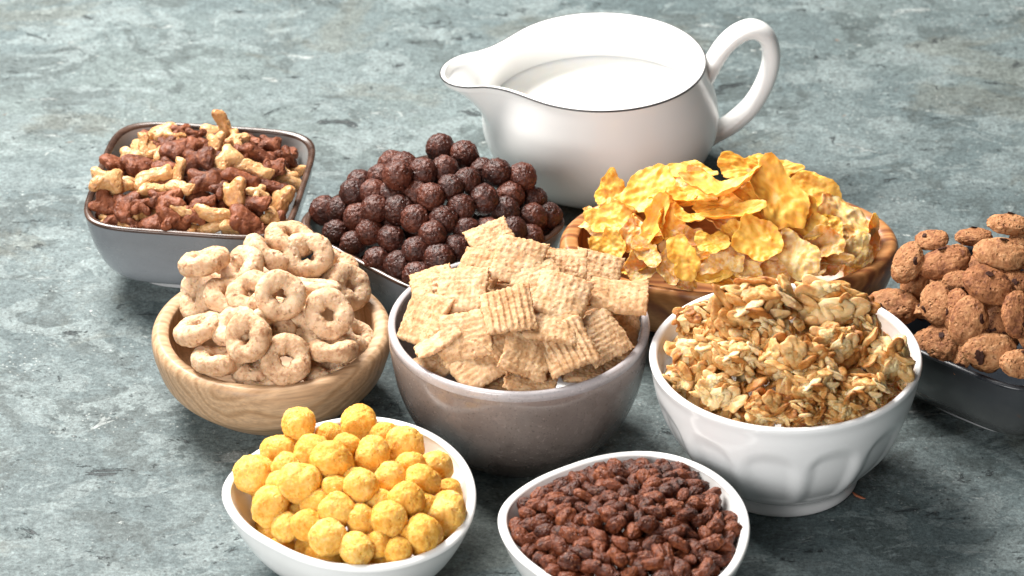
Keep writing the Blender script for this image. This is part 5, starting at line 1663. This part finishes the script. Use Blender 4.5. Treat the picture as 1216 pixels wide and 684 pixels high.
i|12 582 -3226 389 47 290 -542 -787 117 117 117|brown puffed rice grain, tenth from left in fourteenth row of its white bowl
i|9 496 -3039 423 18 425 -502 753 116 116 116|brown puffed rice grain, sixth from left in twelfth row of its white bowl
i|11 773 -2858 430 437 563 75 -697 118 118 118|brown puffed rice grain, tenth from left in ninth row of its white bowl
i|11 604 -3010 446 729 671 76 -109 117 117 117|brown puffed rice grain, seventh from left in eleventh row of its white bowl
i|0 180 -2750 404 829 -12 537 160 115 115 115|brown puffed rice grain, fourth from left in eighth row of its white bowl
i|2 687 -3118 415 350 761 362 408 99 99 99|brown puffed rice grain, eighth from left in thirteenth row of its white bowl
i|10 493 -2971 456 394 -642 561 -344 111 111 111|brown puffed rice grain, fifth from left in tenth row of its white bowl
i|11 355 -3149 388 879 170 -238 376 94 94 94|brown puffed rice grain, fourth from left in fourteenth row of its white bowl
i|6 525 -3320 338 332 -40 416 -846 119 119 119|brown puffed rice grain, sixth from left in bottom row of its white bowl
i|10 783 -2988 419 825 229 269 441 113 113 113|brown puffed rice grain, tenth from left in eleventh row of its white bowl
i|12 852 -2876 413 743 -169 -635 -125 100 100 100|brown puffed rice grain, twelfth from left in ninth row of its white bowl
i|14 845 -2720 417 936 297 96 162 114 114 114|brown puffed rice grain, tenth from left in seventh row of its white bowl
i|11 117 -2644 362 814 -381 373 -231 103 103 103|brown puffed rice grain, third from left in seventh row of its white bowl
i|15 424 -3249 364 299 120 -574 753 119 119 119|brown puffed rice grain, third from left in bottom row of its white bowl
i|2 116 -3013 335 291 -257 -376 842 101 101 101|brown puffed rice grain, leftmost in thirteenth row of its white bowl
i|3 193 -2611 387 590 -785 -174 75 110 110 110|brown puffed rice grain, leftmost in sixth row of its white bowl
i|14 448 -3152 402 734 257 -586 -229 104 104 104|brown puffed rice grain, sixth from left in fourteenth row of its white bowl
i|2 575 -2877 462 583 651 338 -351 94 94 94|brown puffed rice grain, eighth from left in eighth row of its white bowl
i|2 212 -3027 374 50 651 -180 736 118 118 118|brown puffed rice grain, third from left in thirteenth row of its white bowl
i|11 1019 -2779 340 243 -119 821 502 106 106 106|brown puffed rice grain, thirteenth from left in tenth row of its white bowl
i|3 968 -2974 347 797 112 577 -139 117 117 117|brown puffed rice grain, thirteenth from left in twelfth row of its white bowl
i|8 947 -3050 340 527 116 -841 -16 119 119 119|brown puffed rice grain, rightmost in thirteenth row of its white bowl
i|14 647 -2892 456 181 -733 527 391 115 115 115|brown puffed rice grain, tenth from left in eighth row of its white bowl
i|13 846 -2802 415 832 68 273 -477 118 118 118|brown puffed rice grain, twelfth from left in eighth row of its white bowl
i|7 654 -2532 435 153 -33 952 -264 114 114 114|brown puffed rice grain, tenth from left in third row of its white bowl
i|3 796 -3062 407 59 469 415 -777 114 114 114|brown puffed rice grain, eleventh from left in twelfth row of its white bowl
i|7 915 -3112 360 722 459 132 500 95 95 95|brown puffed rice grain, rightmost in fourteenth row of its white bowl
i|14 656 -3227 384 502 -809 156 -261 100 100 100|brown puffed rice grain, eleventh from left in bottom row of its white bowl
i|8 146 -2956 364 210 -23 881 424 113 113 113|brown puffed rice grain, second from left in twelfth row of its white bowl
i|10 166 -3071 336 365 100 886 269 101 101 101|brown puffed rice grain, leftmost in fourteenth row of its white bowl
i|14 521 -3165 408 614 -156 760 -145 94 94 94|brown puffed rice grain, eighth from left in fourteenth row of its white bowl
i|13 600 -3298 353 854 93 -62 509 118 118 118|brown puffed rice grain, eighth from left in bottom row of its white bowl
i|2 856 -3089 377 253 75 -847 -461 99 99 99|brown puffed rice grain, twelfth from left in thirteenth row of its white bowl
i|15 677 -2988 437 277 125 -742 598 111 111 111|brown puffed rice grain, eighth from left in eleventh row of its white bowl
i|12 216 -2951 399 52 520 -832 187 119 119 119|brown puffed rice grain, second from left in eleventh row of its white bowl
i|3 835 -2941 412 473 -831 -245 -161 97 97 97|brown puffed rice grain, tenth from left in tenth row of its white bowl
i|5 965 -2530 327 751 553 -346 101 105 105 105|brown puffed rice grain, rightmost in sixth row of its white bowl
i|3 564 -2945 458 330 567 730 -192 111 111 111|brown puffed rice grain, seventh from left in tenth row of its white bowl
i|1 84 -2604 325 79 270 -496 821 94 94 94|brown puffed rice grain, second from left in seventh row of its white bowl
i|7 432 -2926 454 198 -301 -922 -139 114 114 114|brown puffed rice grain, sixth from left in ninth row of its white bowl
b|6 -438 -282 552 433 343 -552 -624 107 107 107|dark chocolate ball, fourth from left in fifth row of its grey square bowl
b|5 -649 -207 524 231 187 -594 -748 100 100 100|dark chocolate ball, third from left in fifth row of its grey square bowl
b|11 -433 -66 634 372 -383 -542 649 100 100 100|dark chocolate ball, sixth from left in second row of its grey square bowl
b|12 -291 305 529 634 -567 -221 478 103 103 103|dark chocolate ball, sixth from left in top row of its grey square bowl
b|12 -765 -185 438 756 520 -231 323 98 98 98|dark chocolate ball, second from left in sixth row of its grey square bowl
r|5 -1105 -849 525 909 112 -218 -336 104 104 104|oat ring low in the pile, fourth from left in second row, wooden bowl
r|10 -1121 -1098 560 773 -261 -36 -576 96 96 96|oat ring low in the pile, fifth from left in third row, wooden bowl
r|12 -1358 -965 554 755 -357 252 -488 95 95 95|oat ring low in the pile, fourth from left in third row, wooden bowl
r|7 -1291 -1258 515 428 253 -139 -856 96 96 96|oat ring low in the pile, third from left in fourth row, wooden bowl
s|8 -38 -1742 775 311 -37 39 949 108 108 108|wheat square low in the pile, second from left in fourth row
s|15 403 -1353 745 820 -3 -138 -556 104 104 104|wheat square low in the pile, sixth from left in second row
s|4 -63 -1474 851 963 88 197 162 103 103 103|wheat square low in the pile, fourth from left in second row
s|6 -265 -1306 776 739 95 142 -652 99 99 99|wheat square low in the pile, second from left in second row
s|8 -97 -1087 752 301 -27 -120 -946 106 106 106|wheat square low in the pile, second from left in top row
s|7 406 -1571 730 34 150 6 988 101 101 101|wheat square low in the pile, sixth from left in third row
g|0 1162 -705 509 602 269 164 734 92 92 92|pale sugar frosted corn flake, fourth from left in bottom row of the oval bowl
g|1 875 -67 646 434 -178 -218 856 88 88 88|pale sugar frosted corn flake, second from left in top row of the oval bowl
g|14 1066 -451 700 824 43 110 -555 89 89 89|pale sugar frosted corn flake, sixth from left in fourth row of the oval bowl
g|0 853 -584 585 403 -71 372 -833 89 89 89|pale sugar frosted corn flake, third from left in seventh row of the oval bowl
g|0 1472 -475 634 168 357 -167 -903 93 93 93|pale sugar frosted corn flake, fifth from left in fifth row of the oval bowl
g|11 488 -168 496 297 65 216 -928 101 101 101|pale sugar frosted corn flake, leftmost in fifth row of the oval bowl
f|11 1186 -352 728 181 -164 -394 886 93 93 93|smooth golden corn flake, seventh from left in third row of the oval bowl
g|4 690 -421 614 819 -244 97 -509 102 102 102|pale sugar frosted corn flake, third from left in fifth row of the oval bowl
g|1 1774 -468 467 951 252 -15 -180 94 94 94|pale sugar frosted corn flake, seventh from left in eighth row of the oval bowl
g|13 1036 -190 720 444 13 -175 879 96 96 96|pale sugar frosted corn flake, fourth from left in top row of the oval bowl
g|14 724 -11 556 984 157 -59 65 99 99 99|pale sugar frosted corn flake, leftmost in second row of the oval bowl
g|8 465 -431 464 803 -285 213 -478 93 93 93|pale sugar frosted corn flake, leftmost in seventh row of the oval bowl
f|6 904 -311 709 947 -312 35 -63 97 97 97|smooth golden corn flake, fourth from left in third row of the oval bowl
f|15 602 -289 592 947 128 -28 295 94 94 94|smooth golden corn flake, second from left in fourth row of the oval bowl
g|9 1275 -593 609 549 284 -232 -751 100 100 100|pale sugar frosted corn flake, sixth from left in sixth row of the oval bowl
g|9 1230 -155 711 894 394 -153 -149 91 91 91|pale sugar frosted corn flake, seventh from left in top row of the oval bowl
g|11 1435 -667 499 877 190 -76 -435 97 97 97|pale sugar frosted corn flake, seventh from left in bottom row of the oval bowl
f|9 661 -585 501 289 -222 25 931 90 90 90|smooth golden corn flake, leftmost in eighth row of the oval bowl
g|6 1618 -577 500 820 94 141 -547 93 93 93|pale sugar frosted corn flake, fifth from left in eighth row of the oval bowl
f|9 1027 -613 598 138 -244 109 954 98 98 98|smooth golden corn flake, fifth from left in seventh row of the oval bowl
f|11 751 -195 653 855 -335 15 394 98 98 98|smooth golden corn flake, third from left in third row of the oval bowl
k|1 2619 -1120 640 783 56 -168 -596 104 104 104|chocolate chip cookie low in the pile, fifth from left in third row
k|11 2401 -919 671 472 197 203 -835 107 107 107|chocolate chip cookie low in the pile, fifth from left in second row
k|12 2751 -919 625 484 131 50 -864 99 99 99|chocolate chip cookie low in the pile, rightmost in second row
k|0 2558 -701 615 891 45 -390 227 110 110 110|chocolate chip cookie low in the pile, fifth from left in top row
k|1 2116 -1078 548 876 -205 -148 -409 106 106 106|chocolate chip cookie low in the pile, second from left in fourth row
k|5 2865 -1106 524 688 -24 -149 -710 111 111 111|chocolate chip cookie low in the pile, rightmost in fifth row
k|12 2408 -1133 640 190 341 -230 891 111 111 111|chocolate chip cookie low in the pile, fifth from left in fourth row
k|14 2302 -720 558 628 404 66 662 111 111 111|chocolate chip cookie low in the pile, fourth from left in second row
k|4 2400 -1365 504 809 305 -172 473 109 109 109|chocolate chip cookie low in the pile, fourth from left in bottom row
k|11 2154 -892 536 162 7 -222 961 104 104 104|chocolate chip cookie low in the pile, leftmost in third row
p|0 -769 -2439 458 379 -97 580 714 104 104 104|bumpy yellow corn puff, fifth from left in second row of its white bowl
p|0 -1032 -2694 380 626 -452 465 -434 102 102 102|bumpy yellow corn puff, second from left in fifth row of its white bowl
p|3 -640 -2079 326 566 402 446 564 106 106 106|bumpy yellow corn puff, sixth from left in second row of its white bowl
p|5 -730 -2900 379 299 -449 -399 742 93 93 93|bumpy yellow corn puff, fourth from left in sixth row of its white bowl
p|13 -1175 -2397 309 781 -524 -219 260 97 97 97|bumpy yellow corn puff, second from left in fourth row of its white bowl
p|9 -1116 -2538 383 534 -379 514 -554 103 103 103|bumpy yellow corn puff, third from left in fourth row of its white bowl
p|12 -901 -2931 335 782 108 428 440 94 94 94|bumpy yellow corn puff, third from left in bottom row of its white bowl
p|4 -382 -2702 310 123 -125 -470 865 94 94 94|bumpy yellow corn puff, rightmost in sixth row of its white bowl
p|5 -405 -2296 338 752 -381 -425 331 105 105 105|bumpy yellow corn puff, rightmost in third row of its white bowl
p|5 -583 -2923 326 585 155 -422 675 102 102 102|bumpy yellow corn puff, sixth from left in bottom row of its white bowl
a|15 -1661 -145 439 667 38 127 733 104 104 104|pale biscuit cereal shape, third from left in bottom row of the square bowl
d|10 -1296 495 506 754 -27 -102 -648 109 109 109|chocolate brown cereal shape, eighth from left in fourth row of the square bowl
d|15 -1496 31 533 757 197 -113 -613 112 112 112|chocolate brown cereal shape, sixth from left in eighth row of the square bowl
d|4 -1840 10 512 105 125 157 -974 111 111 111|chocolate brown cereal shape, second from left in eighth row of the square bowl
d|15 -1381 -26 501 940 -194 192 203 105 105 105|chocolate brown cereal shape, rightmost in ninth row of the square bowl
d|12 -1653 21 526 421 -112 230 -870 102 102 102|chocolate brown cereal shape, fourth from left in eighth row of the square bowl
d|1 -1795 265 565 747 278 -259 546 112 112 112|chocolate brown cereal shape, third from left in fifth row of the square bowl
a|6 -1466 -105 478 706 227 -145 -655 118 118 118|pale biscuit cereal shape, sixth from left in tenth row of the square bowl
d|6 -1533 620 513 969 108 204 -87 111 111 111|chocolate brown cereal shape, sixth from left in second row of the square bowl
a|10 -2004 209 508 105 71 2 992 112 112 112|pale biscuit cereal shape, second from left in sixth row of the square bowl
a|7 -1955 -32 482 481 -39 -35 875 103 103 103|pale biscuit cereal shape, third from left in ninth row of the square bowl
d|12 -1838 560 539 564 -44 22 -825 109 109 109|chocolate brown cereal shape, fourth from left in second row of the square bowl
a|8 -2001 82 507 957 -89 2 277 114 114 114|pale biscuit cereal shape, second from left in seventh row of the square bowl
d|4 -1978 359 511 62 -275 -66 957 116 116 116|chocolate brown cereal shape, leftmost in fifth row of the square bowl
d|6 -1778 142 555 971 -190 -138 52 116 116 116|chocolate brown cereal shape, fifth from left in sixth row of the square bowl
d|2 -1641 438 566 694 186 33 695 113 113 113|chocolate brown cereal shape, fifth from left in third row of the square bowl
a|1 -1959 496 512 236 202 -187 932 118 118 118|pale biscuit cereal shape, second from left in third row of the square bowl
d|4 -1337 612 497 290 102 -38 951 113 113 113|chocolate brown cereal shape, eighth from left in second row of the square bowl
d|5 -1203 644 441 305 -131 32 943 101 101 101|chocolate brown cereal shape, rightmost in third row of the square bowl
d|4 -1258 143 465 921 -386 15 -43 108 108 108|chocolate brown cereal shape, rightmost in seventh row of the square bowl
a|4 -1228 340 463 922 336 -175 -82 119 119 119|pale biscuit cereal shape, seventh from left in fifth row of the square bowl
d|5 -1947 786 436 678 143 -10 721 110 110 110|chocolate brown cereal shape, leftmost in top row of the square bowl
d|4 -1400 722 448 581 49 74 809 112 112 112|chocolate brown cereal shape, seventh from left in second row of the square bowl
d|9 -1345 -159 433 936 -175 -280 -124 106 106 106|chocolate brown cereal shape, seventh from left in bottom row of the square bowl
d|1 -1381 130 523 95 34 -84 991 109 109 109|chocolate brown cereal shape, sixth from left in seventh row of the square bowl
a|2 -1187 456 445 7 -136 186 973 105 105 105|pale biscuit cereal shape, rightmost in fifth row of the square bowl
a|12 -1999 680 468 550 -108 -121 819 109 109 109|pale biscuit cereal shape, leftmost in second row of the square bowl
d|7 -2077 -52 442 710 -12 -82 -700 103 103 103|chocolate brown cereal shape, second from left in tenth row of the square bowl
d|14 -1267 -63 443 129 -372 -228 891 112 112 112|chocolate brown cereal shape, rightmost in bottom row of the square bowl
d|3 -1892 124 541 465 -160 129 861 110 110 110|chocolate brown cereal shape, fourth from left in sixth row of the square bowl
d|1 -1518 385 565 525 -4 82 847 109 109 109|chocolate brown cereal shape, sixth from left in fourth row of the square bowl
d|13 -2130 53 433 91 251 -56 962 115 115 115|chocolate brown cereal shape, leftmost in ninth row of the square bowl
d|8 -1575 -66 494 685 82 -133 712 114 114 114|chocolate brown cereal shape, seventh from left in ninth row of the square bowl
o|7 1881 -1667 628 833 -500 174 161 121 121 121|single oat flake, rightmost in third row of loose oats
o|10 1499 -2205 662 649 433 8 625 121 121 121|single oat flake, ninth from left in bottom row of loose oats
o|13 1393 -1546 839 871 -37 -193 449 112 112 112|single oat flake, sixth from left in top row of loose oats
o|8 1323 -1745 856 117 -250 7 961 126 126 126|single oat flake, third from left in top row of loose oats
o|0 1889 -1888 584 639 -113 232 725 126 126 126|single oat flake, rightmost in fifth row of loose oats
o|3 842 -1624 642 325 263 -426 803 127 127 127|single oat flake, third from left in second row of loose oats
o|5 1330 -1670 858 872 150 -367 288 113 113 113|single oat flake, fourth from left in top row of loose oats
o|0 839 -1991 583 830 -180 -23 -527 111 111 111|single oat flake, leftmost in sixth row of loose oats
o|13 920 -1583 697 882 -114 228 -396 117 117 117|single oat flake, fifth from left in second row of loose oats
o|7 935 -2131 596 882 -119 -455 12 123 123 123|single oat flake, leftmost in bottom row of loose oats
o|1 1108 -2189 647 855 -230 426 -186 126 126 126|single oat flake, third from left in bottom row of loose oats
o|7 1195 -2060 745 157 328 78 928 126 126 126|single oat flake, sixth from left in fourth row of loose oats
o|4 788 -1745 586 477 155 220 -836 111 111 111|single oat flake, leftmost in fourth row of loose oats
o|2 1071 -2062 706 143 243 -243 -928 115 115 115|single oat flake, third from left in fifth row of loose oats
o|7 899 -2064 611 751 427 59 -500 112 112 112|single oat flake, second from left in sixth row of loose oats
o|5 1775 -2059 632 736 -298 -184 579 123 123 123|single oat flake, eighth from left in sixth row of loose oats
o|1 1448 -1701 851 881 -297 105 -353 121 121 121|single oat flake, eighth from left in top row of loose oats
o|6 1675 -1897 750 556 170 -341 -739 124 124 124|single oat flake, eighth from left in third row of loose oats
o|15 1272 -2218 664 577 351 -294 -676 114 114 114|single oat flake, sixth from left in bottom row of loose oats
o|4 1707 -2130 633 167 284 385 862 127 127 127|single oat flake, seventh from left in sixth row of loose oats
o|9 1885 -1592 586 252 320 43 -912 117 117 117|single oat flake, tenth from left in third row of loose oats
o|2 1022 -1971 724 316 -324 -221 864 113 113 113|single oat flake, fourth from left in fourth row of loose oats
o|11 909 -1966 661 469 236 264 809 122 122 122|single oat flake, leftmost in fifth row of loose oats
o|5 1811 -1994 636 49 249 368 -894 116 116 116|single oat flake, ninth from left in sixth row of loose oats
o|15 833 -1538 608 511 466 33 -722 120 120 120|single oat flake, second from left in second row of loose oats
o|13 1019 -2165 625 501 280 -147 -806 129 129 129|single oat flake, second from left in bottom row of loose oats
o|13 1406 -1766 852 725 117 174 656 112 112 112|single oat flake, eighth from left in second row of loose oats
o|1 1854 -1991 567 740 28 -152 655 118 118 118|single oat flake, rightmost in sixth row of loose oats
o|11 803 -1655 578 927 -107 -277 230 121 121 121|single oat flake, leftmost in third row of loose oats
o|2 1125 -2114 698 782 -95 -43 -615 111 111 111|single oat flake, fifth from left in sixth row of loose oats
o|12 1269 -2082 746 806 -348 -162 451 128 128 128|single oat flake, fourth from left in fifth row of loose oats
o|10 1737 -1532 711 385 -161 335 -845 120 120 120|single oat flake, rightmost in top row of loose oats
o|10 975 -1641 744 932 183 314 3 129 129 129|single oat flake, sixth from left in second row of loose oats
o|13 1633 -1969 745 761 355 343 -422 128 128 128|single oat flake, eighth from left in fourth row of loose oats
o|2 1204 -2249 632 853 -517 71 19 113 113 113|single oat flake, fifth from left in bottom row of loose oats
o|13 1851 -1933 628 623 452 178 613 115 115 115|single oat flake, ninth from left in fifth row of loose oats
c|14 1704 -2035 629 803 -315 416 -288 105 105 105|clump of toasted oats, rightmost in bottom row of granola
c|2 1173 -1944 735 862 150 -291 -387 94 94 94|clump of toasted oats, third from left in third row of granola
c|13 1135 -2207 589 791 467 -160 -362 103 103 103|clump of toasted oats, leftmost in bottom row of granola
c|2 1429 -2176 637 76 110 -324 936 103 103 103|clump of toasted oats, fourth from left in bottom row of granola
c|10 963 -1722 686 704 -56 -124 697 108 108 108|clump of toasted oats, second from left in second row of granola
c|13 1028 -2041 643 869 455 -192 -36 94 94 94|clump of toasted oats, third from left in fourth row of granola
c|14 925 -1556 637 154 -53 396 904 101 101 101|clump of toasted oats, leftmost in second row of granola
c|3 1765 -1487 619 104 -303 -23 947 107 107 107|clump of toasted oats, rightmost in second row of granola
c|12 1334 -1974 746 776 235 -126 -571 98 98 98|clump of toasted oats, fourth from left in third row of granola
c|8 889 -1951 597 840 273 -359 300 102 102 102|clump of toasted oats, leftmost in fourth row of granola
c|10 1457 -1744 793 727 -319 -358 -492 103 103 103|clump of toasted oats, fourth from left in second row of granola
p|6 -1136 -2566 231 292 -118 472 -823 100 100 100|bumpy yellow corn puff, leftmost in sixth row of its white bowl
p|6 -1106 -2721 208 751 557 -104 339 93 93 93|bumpy yellow corn puff, leftmost in bottom row of its white bowl
p|15 -761 -2863 241 188 468 -390 -771 96 96 96|bumpy yellow corn puff, fourth from left in bottom row of its white bowl
p|5 -962 -2770 252 79 -192 -393 -896 100 100 100|bumpy yellow corn puff, second from left in bottom row of its white bowl
p|11 -1172 -2486 192 689 564 11 455 89 89 89|bumpy yellow corn puff, leftmost in fifth row of its white bowl
b|1 -557 -258 434 632 382 133 661 102 102 102|dark chocolate ball, fourth from left in sixth row of its grey square bowl
b|4 -810 -165 314 35 -393 318 862 97 97 97|dark chocolate ball, leftmost in bottom row of its grey square bowl
b|5 -186 -11 485 437 422 -327 -724 102 102 102|dark chocolate ball, fifth from left in fourth row of its grey square bowl
""")

# ------------------------------------------------------------------ light
def area(name, loc, target, size, energy, col=(1, 1, 1), size_y=None):
    L = bpy.data.lights.new(name, 'AREA')
    L.shape = 'RECTANGLE'
    L.size = size
    L.size_y = size_y or size
    L.energy = energy
    L.color = col
    o = bpy.data.objects.new(name, L)
    C.objects.link(o)
    o.location = loc
    o.rotation_euler = (Vector(target) - Vector(loc)).to_track_quat('-Z', 'Y').to_euler()
    return o


area('window_light', (-0.55, 0.6, 1.15), (0, -0.05, 0), 0.75, 66, (1.0, 0.965, 0.915), 0.75)
area('softbox', (-0.75, -1.55, 0.75), (0, 0, 0.03), 0.9, 29.0, (1.0, 0.985, 0.965))

w = bpy.data.worlds.new('World')
scene.world = w
w.use_nodes = True
w.node_tree.nodes['Background'].inputs[0].default_value = (1.0, 0.99, 0.98, 1)
w.node_tree.nodes['Background'].inputs[1].default_value = 0.09

# ------------------------------------------------------------------ camera
cam = bpy.data.cameras.new('camera')
cam.sensor_width = 36
cam.angle = math.radians(12)
cam.clip_start = 0.05
cam.clip_end = 50
cam.dof.use_dof = True
cam.dof.focus_distance = 2.46
cam.dof.aperture_fstop = 15
co = bpy.data.objects.new('camera', cam)
C.objects.link(co)
pitch = math.radians(32.2)
co.location = (0, -2.59 * math.cos(pitch), 2.59 * math.sin(pitch))
co.rotation_euler = (math.pi / 2 - pitch, 0, 0)
scene.camera = co

scene.view_settings.view_transform = 'Standard'
scene.view_settings.look = 'None'
scene.view_settings.exposure = 0.1
scene.view_settings.gamma = 1
scene.cycles.use_denoising = True
scene.cycles.max_bounces = 8
scene.cycles.sample_clamp_indirect = 6
